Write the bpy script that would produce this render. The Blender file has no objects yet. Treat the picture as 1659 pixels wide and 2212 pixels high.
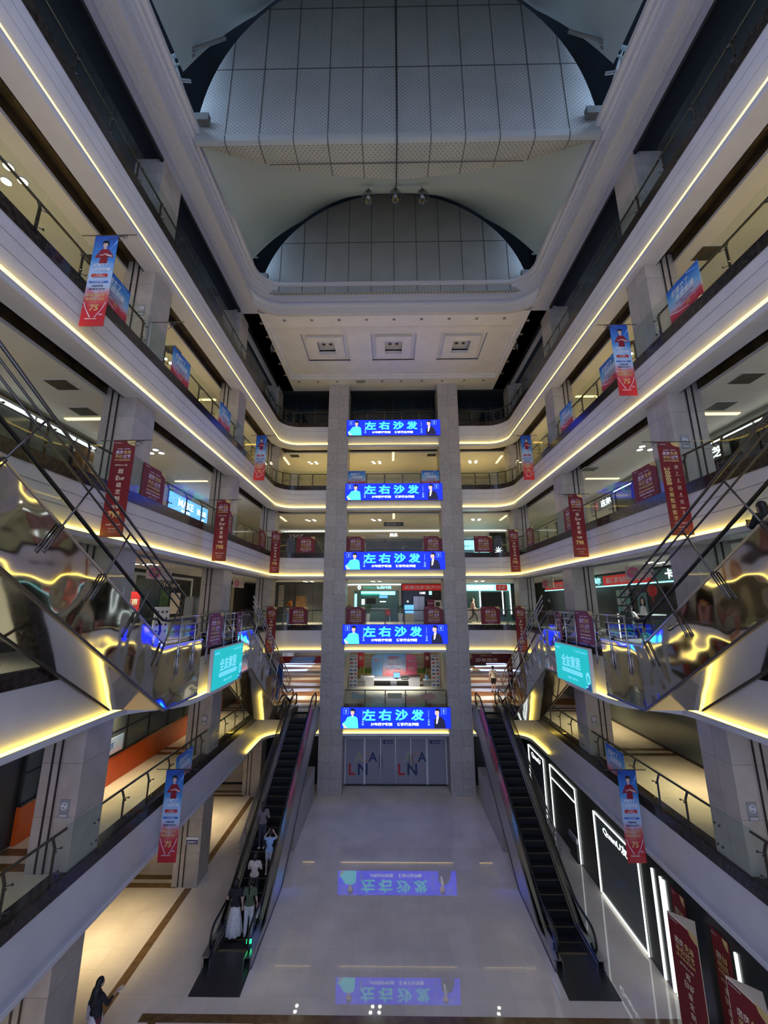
import bpy, bmesh, math, random
from mathutils import Vector, Matrix

random.seed(7)
S = bpy.context.scene
C = S.collection
PI = math.pi

# ------------------------------------------------------------------ camera
cam = bpy.data.cameras.new('camera')
cam.sensor_fit = 'HORIZONTAL'
cam.sensor_width = 36.0
cam.lens = 36.0 * 859.63 / 1659.0
cam.clip_end = 200
camo = bpy.data.objects.new('camera', cam)
C.objects.link(camo)
_p, _y, _r = 0.2242, 0.0127, -0.0023
_F = Vector((-math.sin(_y) * math.cos(_p), math.cos(_y) * math.cos(_p), math.sin(_p)))
_R = Vector((math.cos(_y), math.sin(_y), 0))
_U = _R.cross(_F)
_R2 = _R * math.cos(_r) + _U * math.sin(_r)
_U2 = _U * math.cos(_r) - _R * math.sin(_r)
M = Matrix.Identity(4)
for i in range(3):
    M[i][0], M[i][1], M[i][2] = _R2[i], _U2[i], -_F[i]
M[0][3], M[1][3], M[2][3] = -0.35, 0.0, 11.171
camo.matrix_world = M
S.camera = camo

# ------------------------------------------------------------------ world, exposure
W = bpy.data.worlds.new('evening_daylight')
S.world = W
W.use_nodes = True
W.node_tree.nodes['Background'].inputs[0].default_value = (0.41, 0.49, 0.80, 1)
W.node_tree.nodes['Background'].inputs[1].default_value = 2.0
S.view_settings.view_transform = 'Standard'
S.view_settings.look = 'None'
S.view_settings.exposure = 0.12
S.view_settings.gamma = 1.0
S.view_settings.use_curve_mapping = False
S.cycles.max_bounces = 7
S.cycles.diffuse_bounces = 3
S.cycles.glossy_bounces = 4
S.cycles.transmission_bounces = 6
S.cycles.transparent_max_bounces = 48
S.cycles.caustics_reflective = False
S.cycles.caustics_refractive = False
S.cycles.sample_clamp_indirect = 4.0

# gallery lamp power per floor (watts for each cluster of downlights), (left, right, back)
LAMP = {1: (520, 120, 0), 2: (600, 560, 700), 3: (560, 700, 1200), 4: (1000, 1250, 1600), 5: (1000, 1000, 1900)}
WARM = {1: (1, .80, .46), 2: (1, .80, .46), 3: (1, .90, .70), 4: (1, .86, .56), 5: (1, .82, .40)}

# large soft daylight from the clerestory strips between cornice and roof vaults
for s in (-1, 1):
    ld = bpy.data.lights.new('clerestory_daylight', 'AREA')
    ld.shape = 'RECTANGLE'; ld.size = 22; ld.size_y = 1.0
    ld.energy = 700; ld.color = (.50, .70, 1)
    lo = bpy.data.objects.new('clerestory_daylight', ld)
    C.objects.link(lo)
    d = Vector((-s * 1.0, 0, 0.30)).normalized()           # light travels along -Z of the lamp
    zax = -d; xax = Vector((0, 1, 0)); yax = zax.cross(xax)
    mm = Matrix((xax, yax, zax)).transposed().to_4x4()
    mm.translation = Vector((s * 8.6, 7, 29.4))
    lo.matrix_world = mm

FL = {1: 0.0, 2: 4.80, 3: 9.72, 4: 14.43, 5: 19.20, 6: 24.00}
LIP = {2: 3.20, 3: 8.07, 4: 12.75, 5: 17.42, 6: 22.10}
ORD = {1: 'ground', 2: 'second', 3: 'third', 4: 'fourth', 5: 'fifth', 6: 'sixth'}
SIDE = {-1: 'left', 1: 'right'}
HX = 7.95       # half width of the atrium at the balcony lips
YB = 26.76      # plane of the back balcony fronts

# ------------------------------------------------------------------ materials
def new_mat(name):
    m = bpy.data.materials.new(name)
    m.use_nodes = True
    nt = m.node_tree
    return m, nt, nt.nodes['Principled BSDF']

def mat(name, col, rough=.5, metal=0., emit=None, es=0., spec=.5):
    m, nt, b = new_mat(name)
    b.inputs['Base Color'].default_value = (*col, 1)
    b.inputs['Roughness'].default_value = rough
    b.inputs['Metallic'].default_value = metal
    b.inputs['Specular IOR Level'].default_value = spec
    if emit:
        b.inputs['Emission Color'].default_value = (*emit, 1)
        b.inputs['Emission Strength'].default_value = es
    return m

def N(nt, t, **kw):
    n = nt.nodes.new(t)
    for k, v in kw.items():
        setattr(n, k, v)
    return n

def noise_mat(name, c1, c2, scale=3., rough=.5, metal=0., bump=0., detail=4., spec=.5, dist=.05):
    m, nt, b = new_mat(name)
    tc = N(nt, 'ShaderNodeTexCoord')
    nz = N(nt, 'ShaderNodeTexNoise')
    nz.inputs['Scale'].default_value = scale
    nz.inputs['Detail'].default_value = detail
    nt.links.new(tc.outputs['Object'], nz.inputs['Vector'])
    r = N(nt, 'ShaderNodeValToRGB')
    r.color_ramp.elements[0].position = .35; r.color_ramp.elements[1].position = .65
    r.color_ramp.elements[0].color = (*c1, 1); r.color_ramp.elements[1].color = (*c2, 1)
    nt.links.new(nz.outputs['Fac'], r.inputs['Fac'])
    nt.links.new(r.outputs['Color'], b.inputs['Base Color'])
    b.inputs['Roughness'].default_value = rough
    b.inputs['Metallic'].default_value = metal
    b.inputs['Specular IOR Level'].default_value = spec
    if bump:
        bp = N(nt, 'ShaderNodeBump')
        bp.inputs['Strength'].default_value = bump
        bp.inputs['Distance'].default_value = dist
        nt.links.new(nz.outputs['Fac'], bp.inputs['Height'])
        nt.links.new(bp.outputs['Normal'], b.inputs['Normal'])
    return m

def tile_mat(name, c1, c2, cj, tw, th, rough=.4, axes='xz', joint=.006, spec=.5, nscale=2.0, offset=0.0):
    """stone tiles with joints; axes picks the two object axes of the tiling"""
    m, nt, b = new_mat(name)
    tc = N(nt, 'ShaderNodeTexCoord')
    sp = N(nt, 'ShaderNodeSeparateXYZ')
    cb = N(nt, 'ShaderNodeCombineXYZ')
    nt.links.new(tc.outputs['Object'], sp.inputs[0])
    if axes == 'sum':                      # (x+y, z): works for boxes whose faces look along x or y
        ad = N(nt, 'ShaderNodeMath', operation='ADD')
        nt.links.new(sp.outputs[0], ad.inputs[0]); nt.links.new(sp.outputs[1], ad.inputs[1])
        nt.links.new(ad.outputs[0], cb.inputs[0]); nt.links.new(sp.outputs[2], cb.inputs[1])
    else:
        ix = {'x': 0, 'y': 1, 'z': 2}
        nt.links.new(sp.outputs[ix[axes[0]]], cb.inputs[0]); nt.links.new(sp.outputs[ix[axes[1]]], cb.inputs[1])
    br = N(nt, 'ShaderNodeTexBrick')
    br.offset = offset; br.squash = 1.0
    br.inputs['Scale'].default_value = 1.0
    br.inputs['Brick Width'].default_value = tw
    br.inputs['Row Height'].default_value = th
    br.inputs['Mortar Size'].default_value = joint
    br.inputs['Mortar Smooth'].default_value = 0.1
    br.inputs['Color1'].default_value = (*c1, 1)
    br.inputs['Color2'].default_value = (*c2, 1)
    br.inputs['Mortar'].default_value = (*cj, 1)
    nt.links.new(cb.outputs[0], br.inputs['Vector'])
    nz = N(nt, 'ShaderNodeTexNoise')
    nz.inputs['Scale'].default_value = nscale; nz.inputs['Detail'].default_value = 6
    nt.links.new(tc.outputs['Object'], nz.inputs['Vector'])
    mr = N(nt, 'ShaderNodeMapRange')
    mr.inputs['To Min'].default_value = .82; mr.inputs['To Max'].default_value = 1.56
    nt.links.new(nz.outputs['Fac'], mr.inputs['Value'])
    mx = N(nt, 'ShaderNodeVectorMath', operation='SCALE')
    nt.links.new(br.outputs['Color'], mx.inputs[0]); nt.links.new(mr.outputs[0], mx.inputs['Scale'])
    nt.links.new(mx.outputs[0], b.inputs['Base Color'])
    b.inputs['Roughness'].default_value = rough
    b.inputs['Specular IOR Level'].default_value = spec
    return m

def glass_mat(name, tint=(.86, .93, .90), ior=1.45, rough=.01):
    m = bpy.data.materials.new(name); m.use_nodes = True
    nt = m.node_tree; nt.nodes.clear()
    o = N(nt, 'ShaderNodeOutputMaterial'); mx = N(nt, 'ShaderNodeMixShader')
    t = N(nt, 'ShaderNodeBsdfTransparent'); t.inputs[0].default_value = (*tint, 1)
    g = N(nt, 'ShaderNodeBsdfGlossy'); g.inputs['Roughness'].default_value = rough
    f = N(nt, 'ShaderNodeFresnel'); f.inputs['IOR'].default_value = ior
    ge = N(nt, 'ShaderNodeNewGeometry'); sb = N(nt, 'ShaderNodeMath', operation='SUBTRACT'); sb.inputs[0].default_value = 1.0
    ml = N(nt, 'ShaderNodeMath', operation='MULTIPLY')          # the surface reflection of a pane counts on its front face only
    nt.links.new(ge.outputs['Backfacing'], sb.inputs[1]); nt.links.new(sb.outputs[0], ml.inputs[0]); nt.links.new(f.outputs[0], ml.inputs[1])
    nt.links.new(ml.outputs[0], mx.inputs[0]); nt.links.new(t.outputs[0], mx.inputs[1]); nt.links.new(g.outputs[0], mx.inputs[2])
    nt.links.new(mx.outputs[0], o.inputs[0])
    return m

def perforated_mat(name, axes):
    """grey acoustic tiles, 1.27 x 3.35 m, with a grid of small dark holes"""
    m, nt, b = new_mat(name)
    tc = N(nt, 'ShaderNodeTexCoord'); sp = N(nt, 'ShaderNodeSeparateXYZ'); cb = N(nt, 'ShaderNodeCombineXYZ')
    nt.links.new(tc.outputs['Object'], sp.inputs[0])
    ix = {'x': 0, 'y': 1, 'z': 2}
    nt.links.new(sp.outputs[ix[axes[0]]], cb.inputs[0]); nt.links.new(sp.outputs[ix[axes[1]]], cb.inputs[1])
    rotm = N(nt, 'ShaderNodeMapping'); rotm.inputs['Rotation'].default_value = (0, 0, PI / 4)
    nt.links.new(cb.outputs[0], rotm.inputs[0])
    sc = N(nt, 'ShaderNodeVectorMath', operation='SCALE'); sc.inputs['Scale'].default_value = 8.0
    nt.links.new(rotm.outputs[0], sc.inputs[0])
    fr = N(nt, 'ShaderNodeVectorMath', operation='FRACTION'); nt.links.new(sc.outputs[0], fr.inputs[0])
    sb = N(nt, 'ShaderNodeVectorMath', operation='SUBTRACT'); sb.inputs[1].default_value = (.5, .5, 0)
    nt.links.new(fr.outputs[0], sb.inputs[0])
    ln = N(nt, 'ShaderNodeVectorMath', operation='LENGTH'); nt.links.new(sb.outputs[0], ln.inputs[0])
    lt = N(nt, 'ShaderNodeMath', operation='LESS_THAN'); lt.inputs[1].default_value = .20
    nt.links.new(ln.outputs['Value'], lt.inputs[0])
    nz = N(nt, 'ShaderNodeTexNoise'); nz.inputs['Scale'].default_value = .7
    nt.links.new(tc.outputs['Object'], nz.inputs['Vector'])
    r = N(nt, 'ShaderNodeValToRGB')
    r.color_ramp.elements[0].position = .3; r.color_ramp.elements[1].position = .7
    r.color_ramp.elements[0].color = (.275, .305, .30, 1); r.color_ramp.elements[1].color = (.33, .35, .34, 1)
    nt.links.new(nz.outputs['Fac'], r.inputs['Fac'])
    mx = N(nt, 'ShaderNodeMix', data_type='RGBA')
    mx.inputs[7].default_value = (.14, .15, .15, 1)
    nt.links.new(lt.outputs[0], mx.inputs[0]); nt.links.new(r.outputs[0], mx.inputs[6])
    nt.links.new(mx.outputs[2], b.inputs['Base Color'])
    b.inputs['Roughness'].default_value = .8
    return m

def gradient_mat(name, stops, lo, hi, axis=2, rough=.5):
    """printed colour running along one object axis, with a wavy boundary (a print on cloth)"""
    m, nt, b = new_mat(name)
    tc = N(nt, 'ShaderNodeTexCoord'); sp = N(nt, 'ShaderNodeSeparateXYZ')
    nt.links.new(tc.outputs['Object'], sp.inputs[0])
    nz = N(nt, 'ShaderNodeTexNoise'); nz.inputs['Scale'].default_value = 2.4
    nt.links.new(tc.outputs['Object'], nz.inputs['Vector'])
    mr = N(nt, 'ShaderNodeMapRange'); mr.inputs['From Min'].default_value = lo; mr.inputs['From Max'].default_value = hi
    nt.links.new(sp.outputs[axis], mr.inputs['Value'])
    a = N(nt, 'ShaderNodeMath', operation='MULTIPLY_ADD'); a.inputs[1].default_value = .28; a.inputs[2].default_value = -.14
    nt.links.new(nz.outputs['Fac'], a.inputs[0])
    a2 = N(nt, 'ShaderNodeMath', operation='ADD'); nt.links.new(a.outputs[0], a2.inputs[0]); nt.links.new(mr.outputs[0], a2.inputs[1])
    r = N(nt, 'ShaderNodeValToRGB')
    while len(r.color_ramp.elements) < len(stops):
        r.color_ramp.elements.new(.5)
    for e, (p, c) in zip(r.color_ramp.elements, stops):
        e.position = p; e.color = (*c, 1)
    nt.links.new(a2.outputs[0], r.inputs['Fac']); nt.links.new(r.outputs[0], b.inputs['Base Color'])
    b.inputs['Roughness'].default_value = rough
    return m

def emis(name, col, st):
    return mat(name, (.02, .02, .02), .6, 0, col, st)

K = {}
K['fascia'] = noise_mat('white_fascia_panel', (.56, .56, .60), (.61, .61, .64), 1.5, .38)
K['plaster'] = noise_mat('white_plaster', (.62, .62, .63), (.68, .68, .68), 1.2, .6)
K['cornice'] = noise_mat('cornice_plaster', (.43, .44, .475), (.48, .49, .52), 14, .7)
K['gal_ceil'] = noise_mat('gallery_ceiling_paint', (.66, .64, .58), (.71, .69, .63), .9, .6)
K['slot'] = noise_mat('dark_shutter_slot', (.035, .024, .010), (.09, .06, .025), 2.5, .35)
K['granite'] = noise_mat('dark_brown_granite', (.010, .007, .006), (.045, .035, .028), 9, .18)
K['stone'] = tile_mat('beige_stone_cladding', (.30, .275, .245), (.35, .32, .285), (.20, .18, .16), 4.0, 1.2, .35, 'sum', .008)
K['stone_back'] = tile_mat('grey_beige_stone_cladding', (.285, .27, .25), (.34, .32, .30), (.17, .16, .15), 1.8, .9, .38, 'sum', .008, nscale=5)
K['floor1'] = tile_mat('cream_polished_floor', (.60, .525, .435), (.64, .56, .47), (.50, .44, .36), .8, .8, .018, 'xy', .005, .6, .6)
K['floor2'] = tile_mat('cream_gallery_floor', (.58, .53, .42), (.62, .56, .45), (.45, .41, .33), .8, .8, .10, 'xy', .005, .5, .6)
K['brown'] = noise_mat('brown_marble_inlay', (.13, .075, .030), (.20, .12, .05), 5, .12)
K['brown2'] = noise_mat('reddish_brown_floor', (.20, .085, .035), (.28, .14, .065), 3, .5, spec=.1)
K['cream2'] = noise_mat('cream_floor_wedge', (.66, .56, .40), (.72, .62, .46), 2, .15)
K['glass'] = glass_mat('balustrade_glass', (.93, .97, .95), 1.35)
K['sglass'] = glass_mat('shop_glass', (.72, .80, .80), 1.45)
K['steel'] = mat('brushed_steel', (.52, .51, .50), .28, 1)
K['dsteel'] = mat('dark_steel', (.13, .12, .11), .32, .9)
K['chrome'] = mat('chrome_tube', (.50, .50, .52), .16, 1)
K['mirror'] = noise_mat('wavy_mirror_steel', (.70, .69, .67), (.74, .73, .70), .95, .06, 1, .60, 1.0, dist=.10)
K['mirror_u'] = noise_mat('soffit_mirror_steel', (.66, .65, .63), (.70, .69, .66), .5, .09, 1, .30, 1.0, dist=.08)
K['rubber'] = mat('black_rubber', (.006, .006, .006), .35)
K['black'] = mat('matt_black', (.008, .008, .009), .5)
K['step'] = mat('black_step_metal', (.012, .012, .013), .45, .4)
K['yellow'] = mat('yellow_step_line', (.10, .075, .03), .6)
K['plate'] = noise_mat('grey_landing_plate', (.055, .055, .058), (.085, .085, .09), 40, .30, .6)
K['perf_v'] = perforated_mat('perforated_panel_upright', 'xz')
K['perf_h'] = perforated_mat('perforated_panel_soffit', 'xy')
K['joint'] = mat('dark_panel_joint', (.07, .075, .075), .8)
K['sail'] = noise_mat('grey_membrane', (.28, .36, .39), (.32, .40, .43), .35, .75)
K['void'] = mat('dark_roof_void', (.012, .018, .022), .8)
K['truss'] = mat('grey_roof_steel', (.10, .11, .11), .6)
K['dglass'] = mat('dark_teal_glass', (.012, .020, .022), .12)
K['ledhi'] = emis('warm_led_strip_upper', (1, .70, .12), 6.0)
K['nose'] = mat('grey_soffit_edge', (.30, .33, .32), .8)
K['led'] = emis('warm_led_strip', (1, .70, .11), 7.0)
K['ledw'] = emis('white_led_line', (.93, 1, .98), 2.0)
K['lampw'] = emis('warm_downlight_glow', (1, .86, .52), 18)
K['lampn'] = emis('white_downlight_glow', (1, .96, .82), 18)
K['linear'] = emis('warm_linear_light', (1, .80, .34), 2.2)
K['off'] = mat('unlit_lamp_glass', (.13, .13, .14), .3)
K['trimw'] = mat('white_trim', (.62, .62, .62), .4)
K['scr_blue'] = emis('screen_blue', (.001, .009, 1), 3.6)
K['scr_cyan'] = emis('screen_cyan', (.035, .52, .62), 3.6)
K['scr_white'] = emis('screen_white', (.85, .97, 1), 2.4)
K['scr_skin'] = emis('screen_skin', (.95, .72, .66), .95)
K['scr_navy'] = emis('screen_navy', (.012, .012, .05), 1.0)
K['scr_black'] = emis('screen_black', (.004, .004, .012), 1.0)
K['scr_line'] = emis('screen_pale_blue', (.25, .5, 1), 1.1)
K['teal'] = emis('screen_teal', (.004, .36, .40), 1.3)
K['teal_txt'] = emis('screen_light_blue', (.20, .66, 1), 1.1)
K['teal_dark'] = emis('screen_deep_teal', (.01, .05, .16), 1.0)
K['red'] = mat('red_print', (.165, .005, .010), .5)
K['red2'] = mat('bright_red_print', (.48, .018, .02), .5)
K['redlit'] = mat('lit_red_banner', (.55, .02, .02), .5, 0, (.55, .015, .012), .35)
K['gold'] = mat('gold_print', (.62, .45, .17), .45)
K['cream'] = mat('cream_print', (.78, .66, .48), .5)
K['lilac'] = mat('pale_print', (.72, .62, .74), .5)
K['white'] = mat('white_print', (.78, .78, .80), .5)
K['skin'] = mat('printed_skin', (.70, .50, .42), .5)
K['hair'] = mat('black_hair', (.006, .005, .006), .45)
K['sweater'] = mat('printed_red_sweater', (.26, .008, .022), .5)
K['pblue'] = mat('blue_print', (.02, .13, .50), .5)
K['navy_t'] = mat('navy_print', (.02, .03, .12), .5)
K['orange'] = noise_mat('orange_plinth', (.62, .085, .006), (.68, .10, .008), 2, .4)
K['wood'] = noise_mat('light_wood_panel', (.62, .42, .19), (.68, .48, .23), 2, .5)
K['bannerb'] = gradient_mat('blue_to_red_print', [(.0, (.40, .010, .020)), (.20, (.48, .02, .03)), (.32, (.55, .12, .11)),
            (.42, (.42, .52, .66)), (.58, (.36, .55, .76)), (.74, (.05, .24, .58)), (1., (.012, .07, .38))], -2.66, 0)
K['signb'] = gradient_mat('blue_to_red_sign_print', [(.0, (.42, .02, .05)), (.22, (.55, .06, .08)), (.36, (.42, .46, .60)),
            (.55, (.20, .46, .72)), (.80, (.03, .20, .58)), (1., (.015, .09, .45))], -.55, .55)
K['pink'] = gradient_mat('pink_backdrop_print', [(.0, (.70, .12, .16)), (.2, (.80, .34, .36)), (.45, (.55, .66, .86)), (.8, (.34, .56, .90)), (1., (.15, .38, .85))], -.85, .85)
K['pink2'] = mat('pink_print', (.78, .16, .28), .5)
K['lblue'] = mat('light_blue_print', (.25, .50, .85), .5)
K['leaf'] = noise_mat('green_leaf', (.03, .09, .015), (.07, .16, .03), 8, .5)
K['leafy'] = noise_mat('yellow_green_leaf', (.22, .26, .02), (.34, .36, .05), 8, .5)
K['pot'] = mat('white_pot', (.7, .7, .7), .3)
K['cyanlit'] = emis('cyan_sign_glow', (.35, .95, 1), 1.6)
K['whitelit'] = emis('white_sign_glow', (.9, 1, 1), 2.2)
K['bluelit'] = emis('blue_sign_glow', (.12, .40, 1), 1.6)
K['greenlit'] = emis('green_sign_glow', (.01, .45, .32), 1.0)
K['tealwall'] = mat('teal_shop_interior', (.10, .22, .21), .5)
K['skyd'] = emis('daylight_pane', (.80, 1, .92), 1.0)
K['panelgrey'] = mat('frosted_film', (.26, .25, .30), .45)
K['shopblack'] = noise_mat('black_shop_panel', (.012, .013, .012), (.022, .024, .022), 2, .25)
K['shopglass'] = mat('grey_green_shop_glass', (.11, .13, .125), .12)
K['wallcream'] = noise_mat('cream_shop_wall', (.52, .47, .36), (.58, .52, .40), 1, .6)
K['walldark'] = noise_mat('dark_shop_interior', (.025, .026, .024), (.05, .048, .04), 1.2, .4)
K['lite'] = emis('green_arrow', (.02, 1, .25), 2.5)
K['bulb'] = glass_mat('bulb_glass', (.62, .68, .70), 2.0)
K['grey'] = mat('grey_panel', (.25, .26, .27), .45)
K['silver'] = mat('silver_fridge', (.45, .45, .45), .3, .7)
K['purple'] = mat('purple_sign_print', (.17, .025, .075), .5)
K['green'] = mat('hedge_green', (.10, .20, .02), .7)
K['stickg'] = mat('sage_sticker', (.20, .30, .24), .5)
K['sticky'] = mat('olive_sticker', (.34, .36, .22), .5)
K['stickr'] = mat('rose_sticker', (.40, .22, .17), .5)
K['brownp'] = mat('bronze_post', (.10, .075, .05), .35, .7)

# ------------------------------------------------------------------ mesh helpers
_TXT = {}

def glyphs(s, bold=0.0):
    k = (s, bold)
    if k not in _TXT:
        c = bpy.data.curves.new('t', 'FONT'); c.body = s; c.resolution_u = 2; c.offset = bold
        o = bpy.data.objects.new('t', c); C.objects.link(o)
        m = bpy.data.meshes.new_from_object(o.evaluated_get(bpy.context.evaluated_depsgraph_get()))
        v = [(p.co.x, p.co.y) for p in m.vertices]; f = [tuple(p.vertices) for p in m.polygons]
        C.objects.unlink(o); bpy.data.objects.remove(o); bpy.data.curves.remove(c); bpy.data.meshes.remove(m)
        x0 = min(p[0] for p in v); x1 = max(p[0] for p in v); y0 = min(p[1] for p in v); y1 = max(p[1] for p in v)
        _TXT[k] = ([((x - x0) / (x1 - x0), (y - y0) / (y1 - y0)) for x, y in v], f, (x1 - x0) / (y1 - y0))
    return _TXT[k]

class MB:
    def __init__(self):
        self.v = []; self.f = []; self.mi = []; self.mats = []

    def mid(self, m):
        m = K[m]
        if m not in self.mats:
            self.mats.append(m)
        return self.mats.index(m)

    def add(self, vs, fs, m):
        o = len(self.v); i = self.mid(m)
        self.v += [tuple(p) for p in vs]
        for f in fs:
            self.f.append(tuple(o + k for k in f)); self.mi.append(i)
        return self

    def box(self, a, b, m):
        x0, y0, z0 = a; x1, y1, z1 = b
        vs = [(x0, y0, z0), (x1, y0, z0), (x1, y1, z0), (x0, y1, z0), (x0, y0, z1), (x1, y0, z1), (x1, y1, z1), (x0, y1, z1)]
        return self.add(vs, [(0, 3, 2, 1), (4, 5, 6, 7), (0, 1, 5, 4), (1, 2, 6, 5), (2, 3, 7, 6), (3, 0, 4, 7)], m)

    def obox(self, p0, p1, w, h, m, up=(0, 0, 1)):
        """bar of width w (sideways) and height h from p0 to p1"""
        p0 = Vector(p0); p1 = Vector(p1); t = (p1 - p0).normalized()
        s = t.cross(Vector(up))
        if s.length < 1e-4:
            s = Vector((1, 0, 0))
        s.normalize(); u = s.cross(t)
        vs = []
        for p in (p0, p1):
            for a, b in ((-1, -1), (1, -1), (1, 1), (-1, 1)):
                vs.append(p + s * a * w / 2 + u * b * h / 2)
        return self.add(vs, [(0, 1, 2, 3), (7, 6, 5, 4), (0, 4, 5, 1), (1, 5, 6, 2), (2, 6, 7, 3), (3, 7, 4, 0)], m)

    def prism(self, poly, f0, f1, m):
        n = len(poly)
        vs = [f0(*p) for p in poly] + [f1(*p) for p in poly]
        fs = [tuple(range(n)), tuple(range(2 * n - 1, n - 1, -1))]
        fs += [(i, i + n, (i + 1) % n + n, (i + 1) % n) for i in range(n)]
        return self.add(vs, fs, m)

    def xz(self, poly, y, m, th=0.0):
        """flat polygon in the local x-z plane (a print); th > 0 gives a slab behind it"""
        if th:
            return self.prism(poly, lambda a, b: (a, y, b), lambda a, b: (a, y + th, b), m)
        return self.add([(a, y, b) for a, b in poly], [tuple(range(len(poly)))], m)

    def rect(self, x0, z0, x1, z1, y, m):
        return self.xz([(x0, z0), (x1, z0), (x1, z1), (x0, z1)], y, m)

    def oval(self, cx, cz, rx, rz, y, m, n=20, a0=0, a1=2 * PI):
        return self.xz([(cx + rx * math.cos(a0 + (a1 - a0) * i / n), cz + rz * math.sin(a0 + (a1 - a0) * i / n))
                        for i in range(n + (a1 - a0 < 6.2))], y, m)

    def text(self, s, cx, cz, h, m, y, w=None, bold=0.012, slant=0.0, vert=False):
        v, f, asp = glyphs(s, bold)
        ww = w if w else asp * h
        if vert:                                                  # text turned to run downward
            return self.add([(cx - (0.5 - b) * h, y, cz - (a - .5) * ww) for a, b in v], f, m)
        return self.add([(cx + (a - .5) * ww + slant * (b - .5) * h, y, cz + (b - .5) * h) for a, b in v], f, m)

    def tube(self, pts, r, m, n=8, closed=False, caps=True, rr=None, flat=1.0):
        pts = [Vector(p) for p in pts]; k = len(pts)
        vs = []; fs = []; prev = None
        for i, p in enumerate(pts):
            if closed:
                t = (pts[(i + 1) % k] - pts[i - 1])
            else:
                t = pts[min(i + 1, k - 1)] - pts[max(i - 1, 0)]
            t.normalize()
            if prev is None:
                a = Vector((0, 0, 1)) if abs(t.z) < .9 else Vector((1, 0, 0))
                u = (a - t * a.dot(t)).normalized()
            else:
                u = (prev - t * prev.dot(t))
                u = u.normalized() if u.length > 1e-5 else prev
            prev = u; w = t.cross(u)
            q = rr[i] if rr else r
            for j in range(n):
                an = 2 * PI * j / n
                vs.append(p + (u * math.cos(an) + w * math.sin(an) * flat) * q)
        L = k if closed else k - 1
        for i in range(L):
            for j in range(n):
                a = i * n + j; b = i * n + (j + 1) % n; c = ((i + 1) % k) * n + (j + 1) % n; d = ((i + 1) % k) * n + j
                fs.append((a, d, c, b))
        if caps and not closed:
            fs.append(tuple(range(n))); fs.append(tuple(range((k - 1) * n + n - 1, (k - 1) * n - 1, -1)))
        return self.add(vs, fs, m)

    def lathe(self, prof, c, m, n=16, cap=True):
        vs = []; fs = []; k = len(prof)
        for r, z in prof:
            for j in range(n):
                an = 2 * PI * j / n
                vs.append((c[0] + r * math.cos(an), c[1] + r * math.sin(an), c[2] + z))
        for i in range(k - 1):
            for j in range(n):
                fs.append((i * n + j, i * n + (j + 1) % n, (i + 1) * n + (j + 1) % n, (i + 1) * n + j))
        if cap:
            fs.append(tuple(range(n - 1, -1, -1))); fs.append(tuple(range((k - 1) * n, k * n)))
        return self.add(vs, fs, m)

    def ell(self, c, r, m, nu=14, nv=9, rot=None):
        vs = []; fs = []
        for i in range(nv + 1):
            th = PI * i / nv
            for j in range(nu):
                ph = 2 * PI * j / nu
                p = Vector((r[0] * math.sin(th) * math.cos(ph), r[1] * math.sin(th) * math.sin(ph), r[2] * math.cos(th)))
                if rot: p = rot @ p
                vs.append((c[0] + p.x, c[1] + p.y, c[2] + p.z))
        for i in range(nv):
            for j in range(nu):
                fs.append((i * nu + j, (i + 1) * nu + j, (i + 1) * nu + (j + 1) % nu, i * nu + (j + 1) % nu))
        return self.add(vs, fs, m)

    def capsule(self, p0, r0, p1, r1, m, n=10):
        p0 = Vector(p0); p1 = Vector(p1); t = (p1 - p0)
        if t.length < 1e-4: t = Vector((0, 0, 1e-3))
        t = t.normalized()
        pts = []; rr = []
        for a in (90, 60, 30): pts.append(p0 - t * r0 * math.sin(math.radians(a))); rr.append(max(.002, r0 * math.cos(math.radians(a))))
        pts += [p0, p1]; rr += [r0, r1]
        for a in (30, 60, 90): pts.append(p1 + t * r1 * math.sin(math.radians(a))); rr.append(max(.002, r1 * math.cos(math.radians(a))))
        return self.tube(pts, 0, m, n, rr=rr)

    def sweep(self, path, prof, m, s=1, mats=None):
        """closed profile [(d outward, z)] along a plan path; outward = to the right of travel; s mirrors x"""
        path = [p for i, p in enumerate(path) if i == 0 or math.hypot(p[0] - path[i - 1][0], p[1] - path[i - 1][1]) > 1e-4]
        k = len(path); n = len(prof); vs = []
        for i, (x, y) in enumerate(path):
            def nrm(a, b):
                dx, dy = b[0] - a[0], b[1] - a[1]; l = math.hypot(dx, dy)
                return (dy / l, -dx / l)
            if i == 0: nx, ny = nrm(path[0], path[1]); q = 1
            elif i == k - 1: nx, ny = nrm(path[-2], path[-1]); q = 1
            else:
                a = nrm(path[i - 1], path[i]); b = nrm(path[i], path[i + 1])
                nx, ny = a[0] + b[0], a[1] + b[1]; l = math.hypot(nx, ny); nx /= l; ny /= l
                q = 1 / max(.5, nx * a[0] + ny * a[1])
            for d, z in prof:
                vs.append((s * (x + nx * d * q), y + ny * d * q, z))
        fs = []
        for i in range(k - 1):
            for j in range(n):
                fs.append((i * n + j, i * n + (j + 1) % n, (i + 1) * n + (j + 1) % n, (i + 1) * n + j))
        fs.append(tuple(range(n))); fs.append(tuple(range((k - 1) * n, k * n)))
        return self.add(vs, fs, m)

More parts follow.
